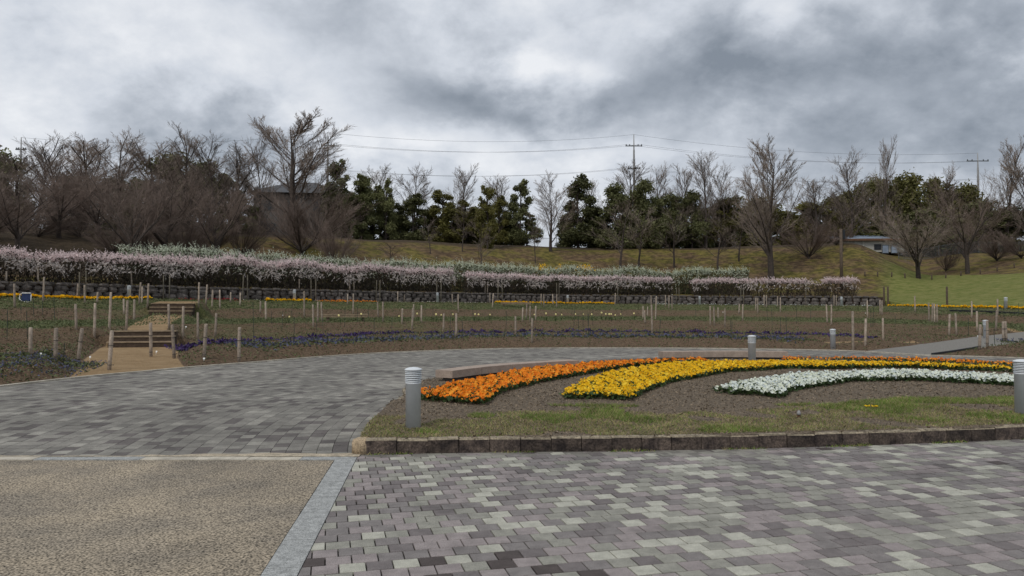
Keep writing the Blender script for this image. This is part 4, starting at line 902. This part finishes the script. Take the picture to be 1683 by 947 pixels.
# ------------------------------------------------------------------ trees
def tube_mesh(name, S, k):
    """S: array n x 8 (p0, p1, r0, r1) -> open k sided tubes"""
    p0, p1, r0, r1 = S[:, :3], S[:, 3:6], S[:, 6], S[:, 7]; d = p1 - p0; d /= np.linalg.norm(d, axis=1)[:, None] + 1e-9
    a = np.cross(d, np.where(np.abs(d[:, 2:3]) > .9, [[1., 0, 0]], [[0, 0, 1.]])); a /= np.linalg.norm(a, axis=1)[:, None]; b_ = np.cross(d, a); R = []
    for p, r_ in ((p0, r0), (p1, r1)):
        for q in range(k): R.append(p + (a * cos(2 * pi * q / k) + b_ * sin(2 * pi * q / k)) * r_[:, None])
    V = np.stack(R, 1).reshape(-1, 3); base = np.arange(len(S))[:, None] * 2 * k
    Fc = np.concatenate([np.c_[base + q, base + (q + 1) % k, base + k + (q + 1) % k, base + k + q] for q in range(k)])
    return mesh(name, V, Fc)
def grow(levels, seed):
    """levels: list of dicts n (children), len, ang, r, up, seg. Returns thick and thin segments for a tree about 10 high"""
    g = np.random.default_rng(seed); thick, thin = [], []
    def rec(p, d, ln, r, lv):
        P = levels[lv]; ns = P['seg']; pts = [p]; dirs = [d]
        for s in range(ns):
            d = d + g.normal(0, P['wob'], 3); d[2] += P['up']; d = d / np.linalg.norm(d); p = p + d * ln / ns; pts.append(p); dirs.append(d)
        for s in range(ns):
            ra, rb = r * (1 - s / ns * P['tap']), r * (1 - (s + 1) / ns * P['tap']); (thick if lv < 2 else thin).append((*pts[s], *pts[s + 1], ra, rb))
        if lv + 1 < len(levels):
            C = levels[lv + 1]
            for c in range(C['n']):
                f = C['lo'] + (C['hi'] - C['lo']) * (c + g.random()) / C['n']; i = min(int(f * ns), ns - 1); fr = f * ns - i; q = pts[i] * (1 - fr) + pts[i + 1] * fr; dd = dirs[i + 1]
                a = np.cross(dd, g.normal(size=3)); a /= np.linalg.norm(a); an = C['ang'] * g.uniform(.7, 1.25); nd_ = dd * cos(an) + a * sin(an)
                rec(q, nd_ / np.linalg.norm(nd_), ln * C['len'] * g.uniform(.7, 1.15) * (1 - C['fall'] * f), r * (1 - f * P['tap']) * C['rad'], lv + 1)
    rec(np.zeros(3), np.array([0, 0, 1.]), levels[0]['L'], levels[0]['r'], 0)
    return np.array(thick), np.array(thin)
def lv(n, len_, ang, lo, hi, rad, up=0., wob=.08, seg=4, tap=.75, fall=.3): return dict(n=n, len=len_, ang=ang, lo=lo, hi=hi, rad=rad, up=up, wob=wob, seg=seg, tap=tap, fall=fall)
def trunk(L_, r, tap=.6, wob=.03): return dict(L=L_, r=r, seg=7, tap=tap, wob=wob, up=.02)
BARE = {
    'spread': [trunk(3.0, .2, .4), lv(11, 1.75, .78, .25, .99, .5, .03, .07, 6, .85, .1), lv(10, .50, .62, .12, .98, .42, .04, .06, 4), lv(8, .52, .5, .1, .98, .42, .04, .06, 3), lv(6, .6, .42, .1, .98, .6, .04, .06, 2)],
    'upright': [trunk(9.3, .15, .95), lv(22, .44, .46, .12, .97, .40, .06, .04, 5, .9, .5), lv(9, .50, .40, .12, .98, .42, .05, .05, 4), lv(6, .55, .38, .1, .98, .5, .04, .05, 3), lv(4, .6, .35, .1, .98, .6, .03, .05, 2)],
    'fan': [trunk(8.6, .2, .93, .02), lv(26, .62, .66, .16, .97, .42, .075, .035, 7, .9, .62), lv(11, .40, .42, .12, .98, .40, .05, .05, 4), lv(8, .52, .40, .1, .98, .45, .04, .05, 3), lv(5, .6, .35, .1, .98, .6, .03, .05, 2)],
    'dome': [trunk(.8, .2, .3), lv(26, 8.4, .80, .2, .99, .34, .035, .04, 7, .9, .0), lv(11, .42, .36, .10, .98, .40, .03, .05, 4), lv(10, .50, .36, .1, .98, .5, .03, .05, 3), lv(4, .6, .36, .1, .98, .6, .03, .06, 2)],
    'young': [trunk(8.8, .09, .9), lv(16, .42, .55, .22, .96, .38, .05, .05, 4, .9, .4), lv(8, .5, .45, .15, .98, .45, .04, .05, 3), lv(5, .55, .4, .1, .98, .5, .03, .05, 2)],
}
PROTO = {}; LEAN = {}
for kind, spec in BARE.items():
    for v in range(3 if kind in ('spread', 'upright') else 2):
        tk, tn = grow(spec, 11 + v * 7 + len(kind)); zt = max(tk[:, 5].max(), tn[:, 5].max()); tk[:, 6:] = np.maximum(tk[:, 6:], .02); tn[:, 6:] = np.clip(tn[:, 6:] * .68, .0045, .032)
        ctr = np.concatenate([tk, tn])[:, 3:5]; rad = np.percentile(np.hypot(ctr[:, 0], ctr[:, 1]), 97)
        top = tn[tn[:, 5] > .75 * zt][:, 3:5].mean(0); LEAN[kind, v] = atan2(top[1], top[0])
        PROTO[kind, v] = (tube_mesh('trunk', tk, 6), tube_mesh('crown', tn, 3), zt, rad)
def leaf_tree(seed, nb, shape, leaf, nl):
    g = np.random.default_rng(seed); blobs = []; H = 10.0
    for k in range(nb):
        f = (k + g.random()) / nb; z = H * (shape[0] + (1 - shape[0] - .06) * f); prof = math.sin(pi * min(1, (.15 + .8 * f) ** shape[2])) * .75 + .3; a = g.uniform(0, 2 * pi); R = shape[1] * prof * g.uniform(.3, .85)
        blobs.append((R * cos(a), R * sin(a), z, shape[1] * g.uniform(.20, .46) * (.6 + .4 * prof)))
    blobs = np.array(blobs); i = g.choice(nb, nl, p=blobs[:, 3] ** 2 / (blobs[:, 3] ** 2).sum()); d = g.normal(size=(nl, 3)); d /= np.linalg.norm(d, axis=1)[:, None]
    lump = 1 + .28 * np.sin(d[:, 0] * 7 + i) * np.sin(d[:, 1] * 6 + 2 * i) * np.sin(d[:, 2] * 6 + i)
    rr = blobs[i, 3] * (g.random(nl) ** .5) * lump * g.uniform(.85, 1.35, nl); P = blobs[i, :3] + d * rr[:, None] * np.array([1, 1, .85])
    Vl, Fl = rquads(P, leaf * g.uniform(.6, 1.3, nl), .3, .55)
    S = [(0, 0, -.3, 0, 0, H * .45, .17, .12), (0, 0, H * .45, .1, 0, H * .85, .12, .04)]
    for b_ in blobs: z = max(.12 * H, b_[2] - hypot(b_[0], b_[1]) * .9 - .4); S.append((0, 0, z, *b_[:3], .07, .02))
    return tube_mesh('trunk', np.array(S), 6), mesh('crown', Vl, Fl), H, shape[1]
for v in range(4): PROTO['evergreen', v] = leaf_tree(50 + v, 26, (.05, 2.3, .7), .105, 11000)
for v in range(3): PROTO['broad', v] = leaf_tree(80 + v, 36, (.04, 3.4, .55), .12, 16000)
for v in range(2): PROTO['bamboo', v] = leaf_tree(95 + v, 40, (.04, 3.6, .45), .12, 16000)
for (kind, v), (a, b_, _, _) in PROTO.items(): a.materials.append(M_BARK)
CROWN = {}
def crown_mesh(kind, v, m):
    if (kind, v, m.name) not in CROWN:
        me = PROTO[kind, v][1]
        if len(me.materials): me = me.copy()
        me.materials.clear(); me.materials.append(m); CROWN[kind, v, m.name] = me
    return CROWN[kind, v, m.name]
tcount = [0]
ORD = 'first second third fourth fifth sixth seventh eighth ninth tenth eleventh twelfth'.split()
def ranked(rows, anchor): return sorted(rows, key=lambda r_: abs(r_[0] - anchor))
def tree(kind, px, d, ytop, wpx, m, name, label, group=None, cat='tree'):
    x, y, z = at_d(px, d); H = zpix(ytop, d) - z; nv = sum(1 for k in PROTO if k[0] == kind); v = tcount[0] % nv; tcount[0] += 1
    tk, cr_, zt, rad = PROTO[kind, v]; sz = H / zt; sx = wpx / F * d / 2 / rad if wpx else sz
    o = thing(name, (x, y, z - .05), label, cat, group, pi / 2 - LEAN[kind, v] if kind == 'fan' else rng.uniform(0, 6.28)); o.scale = (sx, sx, sz)
    link('trunk', tk, (), o); link('crown', crown_mesh(kind, v, m), (), o); return o
# left: spreading bare cherries on the slope, taller bare trees and evergreens behind
for n_, (px, d, yt, wd) in enumerate(ranked(((-45, 50, 270, 190), (28, 52, 268, 185), (95, 58, 262, 170), (160, 62, 275, 170), (215, 54, 232, 200), (270, 60, 262, 180), (355, 61, 262, 150), (120, 66, 250, 170), (310, 66, 250, 160)), 497)):
    tree('spread', px, d, yt, wd, M_TWIG, 'bare_tree', '%s reddish brown spreading leafless tree counted leftward from the grey house' % ORD[n_], 'spreading bare trees on the left slope')
for n_, (px, d, yt, wd) in enumerate(ranked(((20, 76, 245, 130), (85, 72, 212, 130), (135, 78, 222, 130), (195, 74, 200, 120), (250, 80, 225, 120), (300, 74, 210, 120), (345, 76, 212, 110), (390, 80, 235, 110), (160, 84, 225, 120), (55, 84, 225, 120), (-40, 80, 230, 140)), 497)):
    tree('upright', px, d, yt, wd, M_TWIGG, 'bare_tree', '%s tall grey leafless tree behind the spreading ones, counted from the grey house' % ORD[n_], 'tall bare trees behind the left slope')
for n_, (px, d, yt, wd, k) in enumerate(ranked(((8, 86, 248, 110, 'broad'), (120, 92, 285, 120, 'broad'), (270, 88, 252, 150, 'broad'), (375, 84, 282, 75, 'evergreen'), (200, 92, 290, 130, 'broad'), (330, 92, 262, 100, 'broad'), (412, 92, 335, 60, 'evergreen')), 497)):
    tree(k, px, d, yt, wd, M_EVG, 'evergreen_tree', '%s dark evergreen behind the leafless slope trees, counted from the grey house' % ORD[n_], 'evergreens behind the left bare trees')
tree('fan', 484, 84, 170, 185, M_TWIGG, 'bare_tree', 'tallest leafless tree with fanned branches beside the grey house')
tree('upright', 425, 84, 208, 70, M_TWIGG, 'bare_tree', 'slender leafless tree leaning beside the tallest fanned tree')
tree('dome', 495, 70, 296, 205, M_TWIG, 'bare_bush', 'large rounded leafless bush in front of the grey house', None, 'bush')
tree('dome', 520, 75, 303, 170, M_TWIG, 'bare_bush', 'second rounded leafless bush just behind the large one', None, 'bush')
tree('dome', 552, 67, 345, 100, M_TWIG, 'bare_bush', 'smaller leafless bush right of the large rounded bush', None, 'bush')
for n_, (px, d, yt, wd) in enumerate(ranked(((-30, 54, 330, 130), (60, 57, 345, 120), (130, 60, 340, 120), (185, 57, 350, 110), (240, 61, 345, 120), (300, 60, 340, 120), (345, 63, 345, 110), (395, 64, 340, 110), (20, 62, 335, 120), (270, 66, 330, 120), (100, 66, 330, 120)), 497)):
    tree('dome', px, d, yt, wd, M_TWIG, 'bare_bush', '%s low brown brush under the spreading trees, counted from the grey house' % ORD[n_], 'leafless brush on the left slope', 'bush')
# middle: evergreens along the crest, bare trees between
for n_, (px, d, yt, wd, m) in enumerate(ranked(((552, 92, 254, 62, M_EVG), (592, 93, 282, 62, M_EVG), (634, 94, 287, 42, M_EVG), (612, 97, 300, 60, M_EVG), (678, 95, 314, 60, M_EVG), (855, 97, 290, 52, M_EVG), (866, 98, 345, 50, M_EVG), (950, 97, 282, 68, M_EVG), (938, 99, 330, 50, M_EVG), (655, 97, 330, 50, M_EVG)), 497)):
    tree('evergreen', px, d, yt, wd, m, 'evergreen_tree', '%s dark crest evergreen by the fence, counted from the grey house' % ORD[n_], 'evergreens along the hill crest')
for n_, (px, d, yt, wd) in enumerate(ranked(((728, 95, 308, 62), (765, 96, 325, 70), (801, 88, 298, 44), (820, 97, 318, 40)), 497)):
    tree('evergreen', px, d, yt, wd, M_OLV, 'olive_tree', '%s yellowish olive crest tree counted from the grey house' % ORD[n_], 'olive green trees on the crest')
for n_, (px, d, yt, wd) in enumerate(ranked(((1012, 97, 302, 92), (1062, 96, 295, 80), (1100, 98, 318, 80), (1138, 98, 312, 70), (985, 99, 340, 70)), 1043)):
    tree('broad', px, d, yt, wd, M_EVG, 'evergreen_tree', '%s nearest broad dark evergreen to the tall utility pole' % ORD[n_], 'evergreen clump around the utility pole')
for n_, (px, d, yt, wd) in enumerate(ranked(((1200, 100, 322, 100), (1250, 102, 325, 100), (1320, 104, 330, 110), (1370, 104, 322, 90)), 1268)):
    tree('broad', px, d, yt, wd, M_OLV, 'olive_tree', '%s nearest olive tree behind the big leafless tree by the pink hedge' % ORD[n_], 'olive green trees behind the leafless tree')
for n_, (px, d, yt, wd) in enumerate(ranked(((1440, 104, 290, 110), (1490, 102, 284, 120), (1545, 104, 290, 110), (1590, 104, 300, 100), (1400, 106, 312, 90)), 1424)):
    tree('bamboo', px, d, yt, wd, M_BAM, 'feathery_tree', '%s nearest feathery yellow green tree to the white building' % ORD[n_], 'feathery yellow green trees')
for n_, (px, d, yt, wd) in enumerate(ranked(((1510, 98, 345, 120), (1610, 100, 330, 130), (1670, 102, 340, 130), (1560, 98, 355, 110)), 1424)):
    tree('broad', px, d, yt, wd, M_EVG, 'evergreen_tree', '%s nearest dark evergreen to the white building below feathery trees' % ORD[n_], 'evergreens on the right bank')
for n_, (px, d, yt, wd, k) in enumerate(ranked(((625, 99, 268, 70, 'upright'), (682, 99, 262, 85, 'upright'), (752, 98, 268, 75, 'upright'), (820, 100, 285, 60, 'upright'), (905, 90, 277, 85, 'upright'), (1035, 101, 262, 80, 'upright'), (1085, 100, 262, 80, 'upright'), (1128, 99, 270, 70, 'upright'), (1160, 97, 244, 65, 'upright'), (1190, 99, 262, 70, 'upright'), (975, 101, 290, 50, 'upright')), 497)):
    tree(k, px, d, yt, wd, M_TWIGG, 'bare_tree', '%s thin leafless tree between crest evergreens, counted from the grey house' % ORD[n_], 'bare trees between the crest evergreens')
for n_, (px, d, yt, wd) in enumerate(ranked(((707, 80, 352, 42), (1020, 84, 322, 110), (1108, 86, 330, 90), (880, 84, 345, 40), (1180, 84, 350, 80), (1215, 86, 345, 80), (760, 84, 330, 50), (1050, 86, 335, 80)), 497)):
    tree('young', px, d, yt, wd, M_TWIGG, 'young_tree', '%s young leafless tree on the grassy slope, counted from the grey house' % ORD[n_], 'young bare trees on the slope')
tree('young', 792, 76, 360, 60, M_TWIGG, 'young_tree', 'slanting pale leafless sapling on the slope behind white hedge')
tree('young', 640, 72, 395, 60, M_TWIG, 'low_bush', 'low leafless bush on the olive slope behind white hedge', None, 'bush')
for n_, (px, d, yt, wd, m) in enumerate(ranked(((575, 96, 315, 70, M_EVG), (648, 98, 345, 70, M_EVG), (705, 98, 340, 70, M_OLV), (742, 99, 350, 70, M_EVG), (785, 99, 340, 70, M_OLV), (832, 99, 352, 60, M_EVG), (985, 99, 355, 80, M_EVG), (1035, 99, 350, 90, M_OLV), (1085, 100, 352, 90, M_EVG), (1165, 101, 340, 90, M_OLV), (1215, 101, 350, 90, M_EVG), (1290, 103, 345, 100, M_OLV)), 497)):
    tree('broad', px, d, yt, wd, m, 'crest_shrub', '%s broad low evergreen shrub filling the crest, counted from the grey house' % ORD[n_], 'low evergreens filling the crest')
# right
tree('fan', 1268, 77, 216, 150, M_TWIGG, 'bare_tree', 'big leafless tree with wide rounded crown behind the pink hedge')
for n_, (px, d, yt, wd) in enumerate(ranked(((1400, 98, 238, 85), (1453, 100, 222, 52), (1655, 98, 222, 85), (1560, 102, 262, 70), (1340, 100, 290, 80), (1690, 95, 250, 80)), 1424)):
    tree('upright', px, d, yt, wd, M_TWIGG, 'bare_tree', '%s nearest tall leafless tree to the white building' % ORD[n_], 'tall bare trees on the right bank')
tree('spread', 1510, 77, 318, 165, M_TWIGG, 'bare_tree', 'leafless spreading tree at the lawn edge beside the white building')
tree('spread', 1591, 77, 272, 165, M_TWIG, 'bare_tree', 'dark trunked leafless tree at the lawn edge by the short posts')
tree('young', 1385, 84, 320, 80, M_TWIG, 'bare_tree', 'thin leafless tree before the white building')
for n_, (px, d, yt, wd) in enumerate(ranked(((1330, 84, 352, 120), (1640, 82, 375, 90), (1680, 80, 365, 90), (1375, 88, 365, 70), (1555, 82, 395, 60)), 1424)):
    tree('dome', px, d, yt, wd, M_TWIG, 'bare_bush', '%s nearest tangled leafless bush to the white building' % ORD[n_], 'leafless bushes on the right bank', 'bush')
# forsythia
for px, wd, lb in ((891, .8, 'small bright yellow forsythia bush behind the white hedge'), (920, .5, 'tiny yellow forsythia sprig between two larger yellow bushes'), (962, 1.15, 'wide bright yellow forsythia bush behind the white hedge')):
    x, y, z = at_s(px, 11.5); n = int(260 * wd); d = rdir(n, .4); P = d * np.array([wd, .7 * wd, .9]) * rng.uniform(.4, 1, (n, 1)) + np.array([0, 0, .8]); V, Fq = rquads(P, rng.uniform(.04, .08, n), .2, .6)
    o = thing('forsythia_bush', (x, y, z + .5), lb, 'bush'); link('blossom', mesh('blossom', V, Fq), M_YEL, o)
    mb = MB(); [mb.tube([(0, 0, -.6), (wd * .5 * cos(a), .3 * sin(a), .4), (wd * .8 * cos(a), .5 * sin(a), 1.2)], [.02, .012, .005], 5) for a in np.arange(0, 6.2, .6)]; link('stem', mb.mesh('stem'), M_HTWIG, o)

# ------------------------------------------------------------------ buildings
M_HWALL = mat('house_wall', (.13, .125, .12), .9, .15, .6); M_ROOF = mat('house_roof', (.085, .088, .095), .8, .2, 1.5); M_GLASS = mat('window_glass', (.05, .06, .07), .2, .1, 1, spec=.6)
M_BWALL = mat('white_wall', (.36, .35, .31), .9, .15, .8); M_BROOF = mat('blue_grey_roof', (.24, .29, .36), .6, .2, .8); M_RUST = mat('rust_trim', (.14, .075, .045), .9)
x, y, z = at_d(497, 97); hs = thing('house', (x, y, z - .5), 'grey two storey house with hipped roof behind the bare bush', 'house', None, .12)
hw = 5.4; zt = zpix(325, 97) - z + .5
link('wall', MB().box(-hw, hw, -4, 4, 0, zt).mesh('wall'), M_HWALL, hs)
rz_ = zpix(297, 96) - zpix(325, 97); link('roof', MB().add([(-hw - .6, -4.6, zt + .01), (hw + .6, -4.6, zt + .01), (hw + .6, 4.6, zt + .01), (-hw - .6, 4.6, zt + .01), (-1.6, 0, zt + rz_), (1.6, 0, zt + rz_)], [(0, 1, 5, 4), (1, 2, 5), (2, 3, 4, 5), (3, 0, 4), (3, 2, 1, 0)]).mesh('roof'), M_ROOF, hs)
for wx, wz in ((-3.4, zt - 1.6), (-.6, zt - 1.6), (2.6, zt - 1.6), (-3.4, zt - 4.4), (.4, zt - 4.4), (3.2, zt - 4.4)):
    wn = link('window', MB().box(wx - .75, wx + .75, -4.06, -4.001, wz - .6, wz + .6).mesh('window'), M_METAL, hs); link('pane', MB().box(wx - .66, wx + .66, -4.08, -4.062, wz - .52, wz + .52).mesh('pane'), M_GLASS, wn)
x, y, z = at_d(1424, 99); sh = thing('white_building', (x, y, z - .4), 'small white building with blue grey roof behind bare trees', 'building', None, -.08)
hw = 3.9; zt = zpix(398, 99) - z + .4
link('wall', MB().box(-hw, hw, -2.5, 2.5, 0, zt).mesh('wall'), M_BWALL, sh)
link('roof', MB().add([(-hw - .4, -2.9, zt + .01), (hw + .4, -2.9, zt + .01), (hw + .4, 2.9, zt + 1.0), (-hw - .4, 2.9, zt + 1.0), (-hw - .4, -2.9, zt + .2), (hw + .4, -2.9, zt + .2), (hw + .4, 2.9, zt + 1.2), (-hw - .4, 2.9, zt + 1.2)], [(3, 2, 1, 0), (4, 5, 6, 7), (0, 1, 5, 4), (1, 2, 6, 5), (2, 3, 7, 6), (3, 0, 4, 7)]).mesh('roof'), M_BROOF, sh)
link('eave_trim', MB().box(-hw - .45, hw + .45, -3.0, -2.92, zt - .05, zt + .22).mesh('eave_trim'), M_RUST, sh)
dr = link('doorway', MB().box(.1, 1.0, -2.56, -2.501, .3, zt - .5).mesh('doorway'), M_DARK, sh)
for wx in (1.5, 2.6): wn = link('window', MB().box(wx - .42, wx + .42, -2.56, -2.501, zt - 1.7, zt - .6).mesh('window'), M_METAL, sh); link('pane', MB().box(wx - .34, wx + .34, -2.58, -2.562, zt - 1.62, zt - .68).mesh('pane'), M_BROOF, wn)
for wx in (-3.2, -2.3, -1.3): link('pillar', MB().box(wx - .1, wx + .1, -2.62, -2.5, 0, zt).mesh('pillar'), M_BWALL, sh)

# fences on the crest
def fence(label, px0, px1, dist, h=1.5):
    P = np.array([at_d(p, dist) for p in np.linspace(px0, px1, 60)]); P = resample(P, .14); o0 = P[0]; root = thing('metal_fence', tuple(o0), label, 'fence'); pk = MB(); rl = MB()
    for k, p in enumerate(P):
        q = p - o0
        if k % 18 == 0: link('fence_post', MB().box(q[0] - .035, q[0] + .035, q[1] - .035, q[1] + .035, q[2] - .1, q[2] + h + .1).mesh('fence_post'), M_METAL, root)
        pk.box(q[0] - .012, q[0] + .012, q[1] - .012, q[1] + .012, q[2] + .08, q[2] + h)
    for zz_ in (.15, h - .08): rl.tube([tuple(p - o0 + np.array([0, 0, zz_])) for p in P[::6]], .022, 4)
    link('pickets', pk.mesh('pickets'), M_METAL, root, kind='stuff'); link('rail', rl.mesh('rail'), M_METAL, root)
fence('dark metal picket fence along the hill crest under evergreens', 575, 1240, 99.5)
fence('dark metal picket fence on the right bank before the evergreens', 1478, 1720, 93)
# short posts at the lawn edge
spm = MB().lathe([(.07, -.2), (.07, .47), (.05, .5)], 9).mesh('lawn_post', True); spm.materials.append(M_POST)
for px in (1422, 1443, 1466, 1488, 1532, 1555, 1580, 1612, 1640, 1668):
    x, y, z = at_d(px, 75.5); o = link('lawn_post', spm, (), None, label='short dark timber post in the row at the lawn edge', category='post', group='short posts at the lawn edge'); o.location = (x, y, z); o.rotation_euler = (0, rng.normal(0, .03), 0)
for px, y0 in ((1453, 471), (1459.5, 471), (1556.5, 471)):
    x, y, z = at_t(px, .995); o = link('tall_post', spm, (), None, label='tall dark timber post at the foot of the lawn', category='post', group='tall posts at the lawn foot'); o.location = (x, y, z); o.scale = (1, 1, (zpix(y0, y) - z) * 2)

# ------------------------------------------------------------------ utility poles and power lines
def upole(px, d, ytop, label, arms, lamp=False):
    x, y, z = at_d(px, d); zt = zpix(ytop, d); root = thing('utility_pole', (x, y, z), label, 'utility pole'); h = zt - z
    link('pole', MB().lathe([(.19, -.5), (.13, h * .86), (.10, h * .87), (.05, h)], 10).mesh('pole', True), M_CPOLE, root)
    for f, L_ in arms:
        a = link('cross_arm', MB().box(-L_, L_, -.06, .06, h - f - .06, h - f + .06).mesh('cross_arm'), M_METAL, root)
        for s in (-1, -.55, .55, 1): link('insulator', MB().lathe([(.05, h - f + .06), (.09, h - f + .14), (.05, h - f + .26)], 8, 0, s * (L_ - .1)).mesh('insulator'), M_METAL, a)
    return x, y, zt
A_ = upole(537, 96, 216, 'utility pole beside the tallest leafless tree', ((1.7, .9),)); B_ = upole(1043, 106, 219, 'tall utility pole rising above the evergreen clump', ((1.7, 1.2), (5.0, .9)))
C_ = upole(1611, 108, 250, 'utility pole above the feathery trees on the right bank', ((1.2, 1.6),)); D_ = upole(30, 95, 224, 'utility pole with short arm above the left trees', ((1.6, .7),))
def wire(p, q, sag, label, r=.014):
    pts = [tuple(np.array(p) * (1 - t) + np.array(q) * t - np.array([0, 0, 4 * sag * t * (1 - t)])) for t in np.linspace(0, 1, 25)]
    o = link('power_line', MB().tube(pts, r, 4).mesh('power_line'), M_WIRE, None, label=label, category='power line', group='power lines')
def off(p, dx_, dz_): return (p[0] + dx_, p[1], p[2] + dz_)
E_ = (C_[0] + 60, 112, C_[2] - 1)
for dx_, dz_, nm in ((0, -.05, 'topmost'), (-.9, -1.5, 'outer upper'), (.9, -1.5, 'inner upper'), (-.7, -4.8, 'outer lower'), (.7, -4.8, 'inner lower')):
    wire(off(A_, dx_, dz_), off(B_, dx_, dz_), 1.1, '%s power line between the bare tree pole and the clump pole' % nm); wire(off(B_, dx_, dz_), off(C_, dx_ * 1.3, dz_ * .8), 1.2, '%s power line from the clump pole to the right bank pole' % nm)
for dx_, dz_, nm in ((0, -.05, 'topmost'), (-.6, -1.5, 'upper'), (0, -4.5, 'lower')): wire(off(D_, dx_, dz_), off(A_, dx_, dz_), 1.0, '%s power line between the left pole and the bare tree pole' % nm)
# dark lamp column behind the pink bush
x, y, z = at_d(1383.5, 72); lp = thing('lamp_column', (x, y, z), 'dark brown lamp column rising behind the small pink bush', 'lamp'); h = zpix(376, 72) - z
link('column', MB().lathe([(.15, -.3), (.14, h)], 10).mesh('column', True), M_POST, lp); link('lamp_box', MB().box(.12, .34, -.14, .14, h - 1.0, h - .1).mesh('lamp_box'), M_DARK, lp)
# black edging of the grey path and dark trough under the lawn flowers
def strip_edge(name, label, pix, h, w_):
    P = resample(catmull(np.array([hit(*p) for p in pix]), 8), .35); o0 = P[0]; root = thing(name, tuple(o0), label, 'edging')
    for a, b_ in zip(P, P[1:]):
        d = b_ - a; me = MB().box(0, float(np.hypot(*d[:2])) + .004, -w_ / 2, w_ / 2, -.1, h).mesh('edging_piece'); e_ = link('edging_piece', me, M_DARK, root); e_.location = Vector(a - o0); e_.rotation_euler = (0, -atan2(d[2], np.hypot(*d[:2])), atan2(d[1], d[0]))
strip_edge('path_edging', 'black edging strip along the lower side of the grey path', [(1532, 584), (1560, 580), (1590, 575.5), (1615, 571)], .07, .06)
strip_edge('flower_trough', 'dark trough edge below the yellow flowers along the lawn', [(1562, 512), (1600, 513.5), (1645, 515.5), (1690, 518)], .12, .15)
# small things in the bed
x, y = on_z(1313, 686, .19); sp = thing('sprinkler_head', (x, y, float(zbed(x, y))), 'tiny grey sprinkler head standing in the bed grass', 'sprinkler')
link('riser', MB().lathe([(.022, -.02), (.022, .035), (.03, .04)], 10).mesh('riser'), M_RUST, sp); link('nozzle', MB().lathe([(.028, .041), (.026, .07), (.012, .10)], 10).mesh('nozzle', True), M_CPOLE, sp)
x, y = on_z(1432, 674, .19); fw = MB()
for k in range(7):
    a = k * .9; fw.add([(.02 * cos(a), .02 * sin(a), .03), (.09 * cos(a) - .03 * sin(a), .06 * sin(a) + .03 * cos(a), .05), (.11 * cos(a), .08 * sin(a), .035), (.09 * cos(a) + .03 * sin(a), .06 * sin(a) - .03 * cos(a), .05)], [(0, 1, 2, 3)])
o = link('fallen_flower', fw.mesh('fallen_flower'), M_YEL, None, label='single yellow flower in the green grass patch', category='flower'); o.location = (x, y, float(zbed(x, y)))
